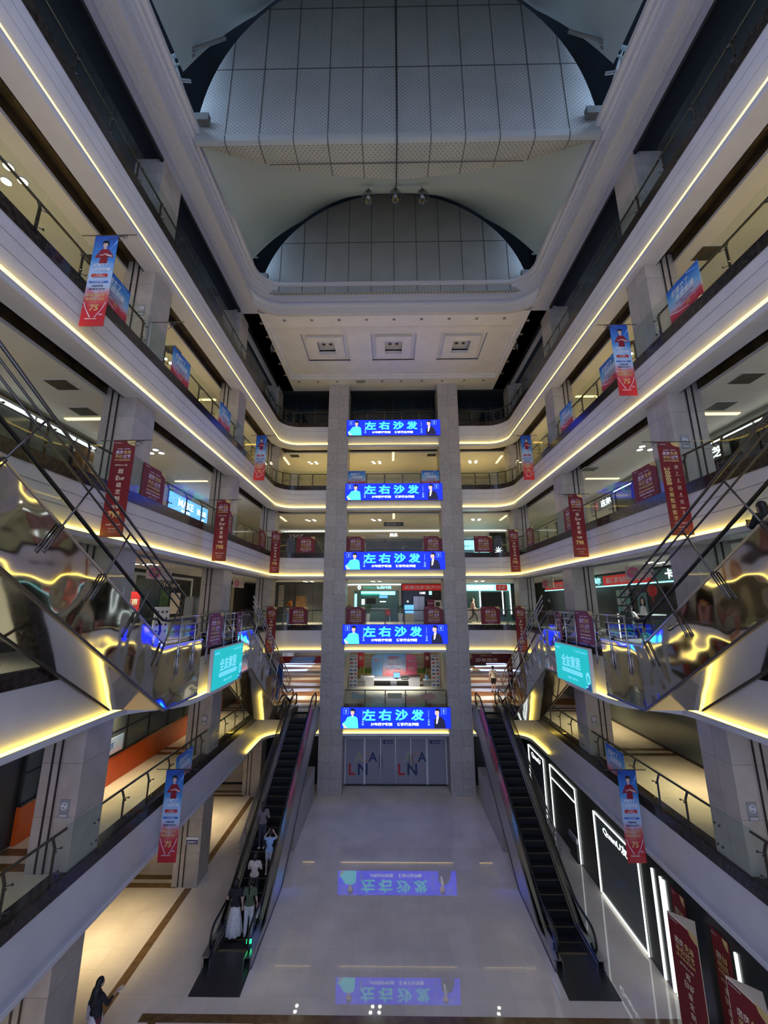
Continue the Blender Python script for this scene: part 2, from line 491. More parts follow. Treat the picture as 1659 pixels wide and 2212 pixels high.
    def build(self, name, parent=None, smooth=False, loc=None, recalc=True, **tags):
        me = bpy.data.meshes.new(name)
        me.from_pydata(self.v, [], self.f)
        for m in self.mats: me.materials.append(m)
        me.polygons.foreach_set('material_index', self.mi)
        if recalc:
            bm = bmesh.new(); bm.from_mesh(me); bmesh.ops.recalc_face_normals(bm, faces=bm.faces); bm.to_mesh(me); bm.free()
        if smooth:
            me.polygons.foreach_set('use_smooth', [True] * len(me.polygons))
            if smooth == 'auto':
                bm = bmesh.new(); bm.from_mesh(me)
                for e in bm.edges:
                    if len(e.link_faces) == 2 and e.calc_face_angle(0) > .6: e.smooth = False
                bm.to_mesh(me); bm.free()
        me.update()
        o = bpy.data.objects.new(name, me); C.objects.link(o)
        if parent: o.parent = parent
        if loc: o.location = loc
        for k, v in tags.items(): o[k] = v
        return o

def tag(o, label, cat, group=None):
    o['label'] = label; o['category'] = cat
    if group: o['group'] = group
    return o

def thing(name, label, cat, loc=(0, 0, 0), rotz=0.0, group=None):
    o = bpy.data.objects.new(name, None); o.empty_display_size = .2
    C.objects.link(o); o.location = loc; o.rotation_euler = (0, 0, rotz)
    return tag(o, label, cat, group)

def dup(root, loc, rotz, label, group=None):
    r = root.copy(); C.objects.link(r); r.location = loc; r.rotation_euler = (0, 0, rotz); r['label'] = label
    if group: r['group'] = group
    for ch in list(root.children):
        c = ch.copy(); C.objects.link(c); c.parent = r
        for g in list(ch.children):
            d = g.copy(); C.objects.link(d); d.parent = c
    return r

def struct(mb, name, **kw):
    return mb.build(name, kind='structure', **kw)

def arc(cx, cy, r, a0, a1, n=8):
    return [(cx + r * math.cos(math.radians(a0 + (a1 - a0) * i / n)), cy + r * math.sin(math.radians(a0 + (a1 - a0) * i / n))) for i in range(n + 1)]

# ------------------------------------------------------------------ the hall: floors, balconies, columns
Y0 = -5.0
m = MB(); m.box((-14, Y0, -.3), (14, 40, 0), 'floor1'); struct(m, 'floor')
# brown inlay bands of the ground floor
m = MB()
m.box((-7.3, 13.62, 0), (7.93, 13.86, .004), 'brown')
for x in (-6.9, -4.0, -1.1, 1.8, 4.7, 7.5):
    m.box((x - .11, 9, 0), (x + .11, 13.62, .004), 'brown')
m.box((-8.62, 9.0, 0), (-8.34, 18.85, .004), 'brown'); m.box((-8.62, 19.9, 0), (-8.34, 26.6, .004), 'brown')
for y in (18.86, 19.36, 26.6, 27.1):
    m.box((-14, y, 0), (-9.02, y + .28, .004), 'brown')
struct(m, 'trim_1')

def side_path(n):
    p = [(HX, Y0)]
    if n == 3:
        p += [(HX, 11.9), (7.86, 12.25), (7.6, 12.5), (7.2, 12.72), (6.85, 12.95), (6.6, 13.3), (6.5, 13.7), (6.5, 16.7), (6.6, 16.95), (6.85, 17.05), (7.6, 17.05), (HX - .02, 17.12), (HX, 17.3)]
    R = 1.15
    p += arc(HX - R, YB - R, R, 0, 90, 9)
    p += [(4.72, YB)]
    return p

CENTER = [(3.26, YB), (-3.26, YB)]

def fascia_prof(F, L):
    g1 = F - .62; g2 = F - .98
    if F < 10:                       # the lower balcony fronts are plain
        return [(.65, L), (.03, L), (0, L + .03), (0, L + .15), (.012, L + .165), (.03, L + .165), (.03, L + .11), (.18, L + .11), (.18, F - .28), (.65, F - .28)]
    return [(.65, L), (.03, L), (0, L + .03), (0, L + .15), (.012, L + .165), (.03, L + .165), (.03, L + .11), (.18, L + .11),
            (.18, g2 - .012), (.205, g2 - .012), (.205, g2 + .012), (.18, g2 + .012),
            (.18, g1 - .012), (.205, g1 - .012), (.205, g1 + .012), (.18, g1 + .012), (.18, F - .28), (.65, F - .28)]

k_tr = 2
for n in range(2, 7):
    F, L = FL[n], LIP[n]
    for s in (-1, 1):
        p = side_path(n)
        m = MB(); m.sweep(p, fascia_prof(F, L), 'fascia', s); m.sweep(p, [(.15, F - .285), (.62, F - .285), (.62, F + .005), (.40, F + .005), (.40, F + .04), (.15, F + .04)], 'granite', s)
        struct(m, 'trim_%d' % k_tr); k_tr += 1
        if n == 2:
            m = MB(); m.sweep([(HX, Y0), (HX, 23.6)], [(-.006, L + .12), (.0, L + .12), (.0, L + .15), (-.006, L + .15)], 'trimw', s); struct(m, 'trim_%d' % k_tr); k_tr += 1
            p = [(HX, 23.6)] + p[1:]
        hh = .205 if n < 4 else (.25 if n == 4 else .29)
        m = MB(); m.sweep(p, [(.055, L + .11), (.095, L + .11), (.095, L + hh), (.055, L + hh)], 'led' if n < 5 else 'ledhi', s)
        tag(m.build('led_strip'), 'warm yellow light strip under the %s balcony front of the %s floor' % (SIDE[s], ORD[n]), 'light strip', 'light strips along the balcony fronts')
    m = MB(); m.sweep(CENTER, fascia_prof(F, L), 'fascia'); m.sweep(CENTER, [(.15, F - .285), (.95, F - .285), (.95, F + .04), (.15, F + .04)], 'granite')
    struct(m, 'trim_%d' % k_tr); k_tr += 1
    m = MB(); m.sweep([(3.24, YB), (-3.24, YB)], [(.055, L + .11), (.095, L + .11), (.095, L + .205), (.055, L + .205)], 'led')
    tag(m.build('led_strip'), 'warm yellow light strip under the central balcony below the %s-floor screen' % ORD[n], 'light strip', 'light strips along the balcony fronts')
    # floor slabs
    m = MB()
    for s in (-1, 1):
        xs = sorted((s * 8.35, s * 16)); m.box((xs[0], Y0, F - .27), (xs[1], 40, F), 'floor2')
        if n == 3:
            xs = sorted((s * 6.75, s * 8.35)); m.box((xs[0], 14.3, F - .27), (xs[1], 16.8, F), 'floor2'); m.box((xs[0], 14.3, LIP[3] + .02), (xs[1], 16.8, LIP[3] + .1), 'fascia')
    m.box((-8.35, YB + .6, F - .27), (8.35, 40 if n > 2 else 52, F), 'floor2')
    struct(m, 'floor.%03d' % n)
    # ceilings of the galleries below, with the dark shutter slot
    m = MB()
    for s in (-1, 1):
        def bx(x0, x1, y0, y1, z0, z1, mt):
            a, b = sorted((s * x0, s * x1)); m.box((a, y0, z0), (b, y1, z1), mt)
        bx(9.15, 16, Y0, 40, L, L + .1, 'gal_ceil')
        bx(8.6, 9.15, Y0, 27.4, L + .42, L + .5, 'slot'); bx(8.57, 8.6, Y0, 27.4, L + .0, L + .5, 'slot'); bx(9.15, 9.18, Y0, 27.4, L + .1, L + .5, 'slot')
        bx(8.6, 8.72, Y0, 27.4, L + .25, L + .42, 'slot')
    m.box((-9.15, 28.0, L), (9.15, 40 if n != 3 else 52, L + .1), 'gal_ceil')
    m.box((-9.15, 27.45, L + .42), (9.15, 28.0, L + .5), 'slot'); m.box((-9.15, 27.4, L), (9.15, 27.45, L + .5), 'slot'); m.box((-9.15, 28.0, L + .1), (9.15, 28.03, L + .5), 'slot')
    struct(m, 'ceiling.%03d' % n)

# side columns with shutter guide grooves, and the two big pillars of the back wall
pos = {3.45: 'nearest', 11.2: 'near', 18.9: 'middle', 26.75: 'corner'}
for s in (-1, 1):
    for y, w in pos.items():
        if y == 3.45: continue
        o = thing('stone_column', 'beige stone clad column of the %s gallery, the %s one from the front' % (SIDE[s], {11.2: 'first', 18.9: 'second', 26.75: 'corner'}[y]), 'column', (s * 8.70, y, 0), 0, 'stone columns behind the side balconies')
        m = MB()
        m.box((-.52, 0, 0), (.52, 1.02, 24.0), 'stone'); m.box((-.52 + s * .3, 0, 24.0), (.52 + s * .3, 1.2, 27.0), 'stone')
        m.build('shaft', o)
        for q in (.06, .26):
            m = MB(); xx = -s * -q
            m.box((xx - .025, -.012, 0), (xx + .025, .03, 24.0), 'black'); m.build('guide_groove', o)
    o = thing('stone_pillar', 'tall grey stone pillar of the back wall, %s of the blue screens' % SIDE[s], 'pillar', (s * 3.985, YB - .06, 0), 0, 'tall pillars beside the screens')
    m = MB(); m.box((-.735, 0, 0), (.735, 1.5, 27.0), 'stone_back'); m.build('shaft', o)

# back and side shop walls that close the galleries
wl = {1: 14.0, 2: 10.62, 3: 12.05, 4: 12.05, 5: 12.05}
for n in range(1, 6):
    z0, z1 = FL[n], LIP[n + 1]
    for s in (-1, 1):
        if n == 1 and s > 0: continue
        x = wl[n] if s < 0 else 12.05
        a, b = sorted((s * x, s * (x + .2)))
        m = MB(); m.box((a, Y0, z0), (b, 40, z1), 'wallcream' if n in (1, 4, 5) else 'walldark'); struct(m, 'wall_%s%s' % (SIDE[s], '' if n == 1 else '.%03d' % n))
    if n in (3, 4, 5):
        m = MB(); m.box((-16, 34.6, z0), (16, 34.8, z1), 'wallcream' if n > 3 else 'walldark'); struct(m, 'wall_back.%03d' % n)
# second floor: a shop recess in the middle, deep passages to both sides
z0, z1 = FL[2], LIP[3]
m = MB(); m.box((-3.6, 35.4, z0), (3.6, 35.6, z1), 'wood')
for s in (-1, 1):
    a, b = sorted((s * 3.6, s * 3.75)); m.box((a, 28.4, z0), (b, 52, z1), 'wallcream')
    a, b = sorted((s * 12, s * 12.2)); m.box((a, 36, z0), (b, 52, z1), 'wallcream')
m.box((-12, 51.8, z0), (12, 52, z1), 'wallcream'); struct(m, 'wall_back.002')
# the zigzag floor of those passages
m = MB()
for s in (-1, 1):
    y = 27.5; i = 0
    while y < 51:
        h = 2.0
        xa, xb = s * 3.8, s * 12
        m.add([(a, b, z0 + .006) for a, b in ([(xa, y), (xb, y + .9), (xb, y + 1.2), (xa, y + 1.9)] if i % 2 else [(xa, y + .8), (xb, y), (xb, y + 1.9), (xa, y + 1.1)])], [(0, 1, 2, 3)], 'brown2')
        y += 2.3; i += 1
struct(m, 'trim_%d' % k_tr); k_tr += 1
# brown bands on the second gallery floors
m = MB()
for s in (-1, 1):
    x1 = 10.6 if s < 0 else 12
    for y in (11.28, 11.9, 18.95, 19.55, 26.0, 26.6):
        a, b = sorted((s * 9.06, s * x1)); m.box((a, y, FL[2]), (b, y + .3, FL[2] + .004), 'brown')
struct(m, 'trim_%d' % k_tr); k_tr += 1
# ground floor back wall in the side bays
for s in (-1, 1):
    a, b = sorted((s * 4.7, s * 14)); m = MB(); m.box((a, 28.3, 0), (b, 28.45, 3.2), 'wallcream' if s < 0 else 'dglass')
    if s < 0: m.box((-8.6, 28.26, 0), (-4.7, 28.3, 3.2), 'dglass')
    m.box((a, 28.24, 0), (b, 28.31, .1), 'black')
    struct(m, 'wall_back.%03d' % (7 + s))

# sixth floor: unlit glass screens behind the dark rail, and the roof slab edge
m = MB()
for s in (-1, 1):
    a, b = sorted((s * 10.2, s * 10.3)); m.box((a, Y0, 24), (b, 30, 27), 'dglass')
m.box((-10.3, 29.2, 24), (10.3, 29.4, 27), 'dglass')
for i in range(-6, 7):
    m.box((i * 1.55 - .03, 29.12, 24), (i * 1.55 + .03, 29.2, 27), 'black')
m.box((-10.2, 29.1, 25.9), (10.2, 29.2, 25.98), 'black')
struct(m, 'wall_back.006')

# ------------------------------------------------------------------ white coffered ceiling in front of the back wall
m = MB(); zc = 27.0
def frame(m, x0, y0, x1, y1, X0, Y0_, X1, Y1_, z0, z1, mt):
    """flat ring between an outer rectangle (capital) and an inner one"""
    m.box((X0, Y0_, z0), (X1, y0, z1), mt); m.box((X0, y1, z0), (X1, Y1_, z1), mt)
    m.box((X0, y0, z0), (x0, y1, z1), mt); m.box((x1, y0, z0), (X1, y1, z1), mt)
frame(m, -7.42, 20.35, 7.42, 25.95, -9.0, 19.2, 9.0, 27.6, zc, zc + .3, 'plaster')
frame(m, -7.25, 20.52, 7.25, 25.78, -7.42, 20.35, 7.42, 25.95, zc + .14, zc + .3, 'plaster')
zt = zc + .26
xs = [-4.33, 0, 4.33]
edges = [-7.25]
for cx in xs:
    m.box((edges[-1], 20.52, zt), (cx - 1.42, 25.78, zt + .08), 'plaster'); edges.append(cx + 1.42)
    m.box((cx - 1.42, 20.52, zt), (cx + 1.42, 21.36, zt + .08), 'plaster'); m.box((cx - 1.42, 24.2, zt), (cx + 1.42, 25.78, zt + .08), 'plaster')
    frame(m, cx - 1.12, 21.66, cx + 1.12, 23.9, cx - 1.42, 21.36, cx + 1.42, 24.2, zt + .14, zt + .2, 'plaster')
    frame(m, cx - .55, 22.1, cx + .55, 23.35, cx - 1.12, 21.66, cx + 1.12, 23.9, zt - .02, zt + .3, 'plaster')
    m.box((cx - .6, 22.0, zt + .42), (cx + .6, 23.45, zt + .5), 'plaster')
    frame(m, cx - .55, 22.1, cx + .55, 23.35, cx - .62, 22.0, cx + .62, 23.5, zt + .2, zt + .45, 'plaster')
m.box((edges[-1], 20.52, zt), (7.25, 25.78, zt + .08), 'plaster')
m.box((2.3 - 5, 26.15, zc - .012), (2.3 - 4.4, 26.5, zc), 'grey')
struct(m, 'ceiling')
# soffits of the sixth floor galleries
m = MB()
for s in (-1, 1):
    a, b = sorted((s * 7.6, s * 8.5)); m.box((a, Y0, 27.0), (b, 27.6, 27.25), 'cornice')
    a, b = sorted((s * 8.5, s * 12)); m.box((a, Y0, 27.35), (b, 30, 27.5), 'void'); a, b = sorted((s * 8.5, s * 8.6)); m.box((a, Y0, 26.85), (b, 27.6, 27.4), 'black')
m.box((-9, 27.6, 26.9), (9, 30, 27.2), 'void')
struct(m, 'ceiling.007')
# moulded cornice around the roof opening
cp = [(0, 0)]
cp = [(7.3, Y0), (7.3, 17.3)] + arc(6.1, 17.3, 1.2, 0, 90, 8) + [(0, 18.5)]
full = cp + [(-x, y) for x, y in reversed(cp[:-1])]
prof = [(.95, 26.98), (.70, 26.98), (.68, 27.06), (.58, 27.09), (.56, 27.16)]
prof += [(.56 - .17 * math.sin(math.radians(a)) - .0, 27.36 - .20 * math.cos(math.radians(a))) for a in (15, 45, 75, 100, 130, 160)]
prof += [(.44, 27.60), (.36, 27.63), (.35, 27.82), (.26, 27.86), (.25, 27.98), (.16, 28.02), (.14, 28.2), (.02, 28.24), (0, 28.4), (.95, 28.4)]
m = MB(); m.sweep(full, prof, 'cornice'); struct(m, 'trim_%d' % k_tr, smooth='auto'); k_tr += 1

# small recessed spots, unlit
def spot(x, y, z, label, group):
    m = MB(); m.lathe([(.10, 0), (.10, -.012), (.075, -.014), (.07, .0)], (0, 0, 0), 'grey', 14); m.lathe([(.07, -.004), (.066, -.005)], (0, 0, 0), 'off', 14)
    return m
proto = None
lb = 'small round unlit downlight set in the border of the white coffered ceiling'
pts = [(-6.3 + 1.575 * i, 19.78) for i in range(9)] + [(x, 26.3) for x in (-6.9, -5.5, -4.1, -2.1, -.8, .6, 2.1, 3.6, 5.2, 6.6)]
pts += [(s * 7.7, y) for s in (-1, 1) for y in (20.0, 21.2, 22.6, 24.0, 25.4)]
for x, y in pts:
    if proto is None:
        o = proto = tag(spot(0, 0, 0, '', '').build('downlight'), lb, 'downlight', 'downlights in the border of the coffered ceiling')
    else:
        o = proto.copy(); C.objects.link(o)
    o.location = (x, y, zc)
for cx, w in zip(xs, ('left', 'centre', 'right')):
    o = thing('recessed_lamp_group', 'four unlit round lamps inside the %s square coffer' % w, 'ceiling lamp', (cx, 22.72, zt + .415), 0, 'lamps in the square coffers')
    for a in (-.22, .22):
        for b in (-.25, .2):
            m = MB(); m.lathe([(.13, .0), (.13, -.02), (.10, -.03), (.09, -.005)], (a, b, 0), 'grey', 16); m.lathe([(.09, -.008), (.085, -.009)], (a, b, 0), 'black', 16); m.build('lamp', o)

# ------------------------------------------------------------------ roof: upright lunettes, soffits, membrane sails
def top_arc(x, rise):
    """height of the lunette edge over its base: a circular arc for the far one, a taller oval for the near one"""
    if rise < 8:
        R = (7.45 ** 2 + rise ** 2) / (2 * rise)
        return max(0, rise - R + math.sqrt(max(0, R * R - x * x)))
    return rise * math.sqrt(max(0, 1 - (x / 7.46) ** 2))
def lunette(yb, rise, zb, label):
    o = thing('roof_lunette', label, 'ceiling panel', (0, yb, zb), 0)
    xs_ = [7.45 * math.cos(PI * i / 48) for i in range(49)]
    pl = [(7.45, 0)] + [(x, top_arc(x, rise)) for x in xs_[1:-1]] + [(-7.45, 0)]
    m = MB(); m.prism(pl, lambda x, z: (x, 0, z), lambda x, z: (x, .15, z), 'perf_v'); m.build('perforated_face', o)
    m = MB()
    for i in range(-5, 6):
        x = i * 1.27
        m.obox((x, -.006, .02), (x, -.006, top_arc(x, rise)), .035, .012, 'joint', up=(0, 1, 0))
    for z in ((3.3,) if rise < 8 else (3.3, 6.65)):
        hw = max(x for x in [i * .05 for i in range(150)] if top_arc(x, rise) > z)
        m.obox((-hw, -.006, z), (hw, -.006, z), .012, .035, 'joint')
    m.build('panel_joints', o)
    return o
lunette(18.6, 6.75, 27.8, 'grey perforated semicircular ceiling panel standing on the far cornice')
o2 = lunette(11.2, 9.2, 28.1, 'larger looking grey perforated semicircular ceiling panel nearer the viewer')
# bullnose and curved soffit behind the nearer lunette
def rear(x): return 1.33 * (1 - (x / 7.45) ** 2) ** 1.0 + .16
m = MB(); n = 40
vs = []; fs = []
for i in range(n + 1):
    x = -7.45 + 14.9 * i / n
    r = rear(x)
    row = [(x, 0, 0), (x, -.03, -.12), (x, 0.02, -.26), (x, .14, -.33)] + [(x, .14 + (r - .14) * q, -.33 + .12 * q * q) for q in (.33, .66, 1)] + [(x, r, .1)]
    vs += row
k = 8
for i in range(n):
    for j in range(k - 1):
        fs.append((i * k + j, (i + 1) * k + j, (i + 1) * k + j + 1, i * k + j + 1))
m.add(vs, [f for i, f in enumerate(fs) if i % (k - 1) >= 3], 'perf_h'); m.add(vs, [f for i, f in enumerate(fs) if i % (k - 1) < 3], 'nose'); m.build('curved_soffit', o2, smooth='auto', recalc=False)
m = MB()
for i in range(-5, 6):
    x = i * 1.27; r = rear(x)
    m.tube([(x, -.04, -.1), (x, .01, -.27), (x, .13, -.338), (x, r * .6, -.30), (x, r, -.22)], .017, 'joint', 5)
m.obox((-4.9, .82, -.325), (4.9, .82, -.325), .03, .012, 'joint')
m.build('soffit_joints', o2)
# membrane sails, a saddle stretched between a soffit edge and an arch
def sail(ya, za, rearf, yb0, yb1, rise, label):
    m = MB(); nu, nv = 40, 10; vs = []; fs = []
    for i in range(nu + 1):
        x = -7.42 * math.cos(PI * i / nu)
        A = Vector((x * .985, ya + rearf(x), za))
        h = top_arc(x, rise)
        B = Vector((x, yb0 + (yb1 - yb0) * min(1, h / rise * 1.5) ** .75, 28.2 + h * 1.012))
        for j in range(nv + 1):
            q = j / nv
            P = A.lerp(B, q); P.z -= .5 * math.sin(PI * q) * (h / rise)
            vs.append(P)
    for i in range(nu):
        for j in range(nv):
            a = i * (nv + 1) + j; fs.append((a, a + 1, a + nv + 2, a + nv + 1))
    m.add(vs, fs, 'sail')
    o = m.build('membrane_sail', smooth=True); tag(o, label, 'roof membrane')
sail(11.22, 27.95, rear, 16.9, 18.56, 6.5, 'taut grey roof membrane between the two perforated panels')
sail(2.6, 28.0, rear, 9.6, 11.16, 9.2, 'taut grey roof membrane at the top edge, in front of the nearer panel')
# dark roof space above, with steel trusses showing in the gaps
m = MB(); m.box((-10, Y0, 40), (10, 24, 40.2), 'void'); m.box((-10, 23.8, 28.4), (10, 24, 40), 'void')
for s in (-1, 1):
    a, b = sorted((s * 9.8, s * 10)); m.box((a, Y0, 30.6), (b, 24, 40), 'void'); a, b = sorted((s * 8.2, s * 9.8)); m.box((a, Y0, 28.2), (b, 24, 28.4), 'void')
m.box((-8.2, 19.4, 28.2), (8.2, 30, 28.4), 'void'); m.box((-10.5, 24, 28.2), (-8.2, 30, 28.4), 'void'); m.box((8.2, 24, 28.2), (10.5, 30, 28.4), 'void'); m.box((-10.5, 29.9, 27), (10.5, 30, 28.4), 'void')  # unseen boxes added above the coffers to seal out leaking sky light
struct(m, 'ceiling.008')
for s in (-1, 1):
    for y, w in ((10.7, 'nearer'), (18.0, 'farther')):
        m = MB(); yy = y
        m.tube([(s * 8.9, yy - .9, 29.0), (s * 6.2, yy - .5, 31.2)], .06, 'truss', 6)
        m.tube([(s * 8.9, yy - .9, 28.7), (s * 7.2, yy - .55, 29.0)], .05, 'truss', 6)
        m.tube([(s * 7.4, yy - .6, 28.6), (s * 7.9, yy - .6, 30.0)], .04, 'truss', 6)
        m.tube([(s * 8.4, yy - .75, 28.8), (s * 7.2, yy - .55, 30.3)], .035, 'truss', 6)
        m.box((min(s * 6.9, s * 9), yy + .2, 28.42), (max(s * 6.9, s * 9), yy + .4, 28.75), 'truss')
        tag(m.build('roof_truss'), 'grey roof truss in the gap at the %s end of the %s perforated panel' % (SIDE[s], w), 'truss')
    m = MB(); a, b = sorted((s * 8.05, s * 8.1)); m.box((a, 12.6, 28.95), (b, 13.9, 29.5), 'skyd')
    m.box((min(s * 8.02, s * 8.1), 12.5, 28.87), (max(s * 8.02, s * 8.1), 14.0, 28.95), 'black')
    struct(m, 'window_%d' % (1 if s < 0 else 2))
# hanging globes
o = thing('globe_pendant', 'clear glass globe lamp hanging under the roof, centre of the three', 'pendant lamp', (0.0, 13.9, 28.50), 0, 'three glass globes under the roof')
m = MB(); m.ell((0, 0, 0), (.28, .28, .30), 'bulb', 20, 14); m.build('globe', o, smooth=True)
m = MB(); m.lathe([(.05, .23), (.10, .24), (.10, .34), (.05, .40), (.03, .5)], (0, 0, 0), 'dsteel', 14); m.build('cap', o)
m = MB(); m.tube([(0, 0, .5), (0, 0, .9)], .012, 'dsteel', 6); m.build('cord', o)
m = MB(); m.ell((0, 0, 0), (.06, .06, .11), 'off', 10, 8); m.build('bulb', o, smooth=True)
dup(o, (-1.18, 13.9, 28.44), 0, 'clear glass globe lamp hanging under the roof, left of the three')
dup(o, (1.17, 13.9, 28.44), 0, 'clear glass globe lamp hanging under the roof, right of the three')
m = MB(); m.tube([(.02, 9.9, 36.5), (.02, 10.9, 28.2), (.02, 11.35, 27.6), (.02, 12.9, 27.75)], .022, 'black', 6); m.tube([(.02, 12.9, 27.75), (.05, 12.8, 27.3), (.02, 12.7, 27.1)], .012, 'black', 6)
tag(m.build('hanging_cable'), 'thin black cable running down the middle of the perforated roof panel', 'cable')
for s in (-1, 1):
    o = thing('glass_lantern', 'small glass lantern hanging at the %s edge of the coffered ceiling' % SIDE[s], 'lantern', (s * 7.55, 21.6, 26.55), 0, 'lanterns below the coffered ceiling')
    m = MB(); m.lathe([(.05, -.22), (.14, -.16), (.17, .0), (.13, .12), (.05, .16)], (0, 0, 0), 'bulb', 14); m.build('glass_shade', o, smooth=True)
    m = MB(); m.tube([(0, 0, .16), (0, 0, .45)], .015, 'dsteel', 6); m.lathe([(.06, .14), (.03, .2)], (0, 0, 0), 'dsteel', 10); m.build('hook', o)
    m = MB(); m.lathe([(.02, -.34), (.05, -.22)], (0, 0, 0), 'dsteel', 10); m.build('finial', o)

# ------------------------------------------------------------------ glass balustrades
def rail_proto():
    g = MB(); g.box((0.015, -.006, .04), (1.265, .006, 1.12), 'glass')
    return g
GP = None; PP = None; HP = None
def balustrade(label, pts, F, s, handrail=True, post=True, inward=True):
    """pts: plan polyline (atrium side), outward direction to the right of travel, mirrored by s"""
    o = thing('glass_balustrade', label, 'balustrade', (s * pts[0][0], pts[0][1], F), 0, 'glass balustrades along the balconies')
    ox, oy = pts[0]
    segs = []
    for a, b in zip(pts, pts[1:]):
        L = math.hypot(b[0] - a[0], b[1] - a[1]); n = max(1, round(L / 1.29))
        for i in range(n):
            segs.append(((a[0] + (b[0] - a[0]) * i / n, a[1] + (b[1] - a[1]) * i / n), (a[0] + (b[0] - a[0]) * (i + 1) / n, a[1] + (b[1] - a[1]) * (i + 1) / n)))
    def L2(x, y, z): return (s * (x - ox), y - oy, z)
    for a, b in segs:
        dx, dy = b[0] - a[0], b[1] - a[1]; l = math.hypot(dx, dy); dx /= l; dy /= l; nx, ny = dy, -dx
        m = MB()
        p0 = (a[0] + dx * .012, a[1] + dy * .012); p1 = (b[0] - dx * .012, b[1] - dy * .012)
        m.obox(L2(*p0, .59), L2(*p1, .59), .014, 1.10, 'glass'); m.build('glass_pane', o)
        if post:
            m = MB()
            q = (a[0] + nx * .09, a[1] + ny * .09); q2 = (a[0] + nx * .16, a[1] + ny * .16)
            m.obox(L2(*q, .04), L2(*q, .78), .07, .022, 'brownp', up=(s * nx, ny, 0)); m.obox(L2(*q, .76), L2(*q2, .93), .07, .022, 'brownp', up=(s * nx, ny, 0))
            for z in (.24, .72):
                for e in (-.08, .08):
                    m.tube([L2(*q, z), L2(a[0] + dx * e, a[1] + dy * e, z)], .012, 'dsteel', 5)
                    m.tube([L2(a[0] + dx * e, a[1] + dy * e, z), L2(a[0] + dx * e - nx * .025, a[1] + dy * e - ny * .025, z)], .026, 'dsteel', 7)
            m.build('post', o)
    if handrail:
        off = []
        for i, p in enumerate(pts):
            a = pts[max(0, i - 1)]; b = pts[min(len(pts) - 1, i + 1)]
            dx, dy = b[0] - a[0], b[1] - a[1]; l = math.hypot(dx, dy)
            off.append(L2(p[0] + dy / l * .17, p[1] - dx / l * .17, .96))
        m = MB(); m.tube(off, .033, 'brownp', 8); m.build('handrail', o, smooth=True)
    return o
R = 1.15
for n in range(2, 7):
    for s in (-1, 1):
        base = [(HX + .22, 2.0)]
        run = [(HX + .22, 2.0), (HX + .22, YB - R - .25)]
        if n == 3: run = [(HX + .22, 2.0), (HX + .22, 12.0)]
        cor = arc(HX - R, YB - R, R + .22, 0, 90, 4)
        if n == 2:
            balustrade('glass balustrade with bronze posts along the %s second-floor gallery' % SIDE[s], [(HX + .22, 2.0), (HX + .22, 24.6)], FL[n], s)
            continue
        balustrade('glass balustrade with bronze posts along the %s %s-floor gallery' % (SIDE[s], ORD[n]), run, FL[n], s)
        if n == 3:
            balustrade('short glass balustrade of the %s third-floor gallery beyond the escalator landing' % SIDE[s], [(HX + .22, 17.3), (HX + .22, YB - R - .25)], FL[n], s)
        balustrade('glass balustrade turning the %s back corner of the %s floor' % (SIDE[s], ORD[n]), cor + [(4.75, YB + .22)], FL[n], s)
    balustrade('glass balustrade between the pillars above the %s-floor blue screen' % ORD[n], [(3.2, YB + .22), (-3.2, YB + .22)], FL[n], 1)

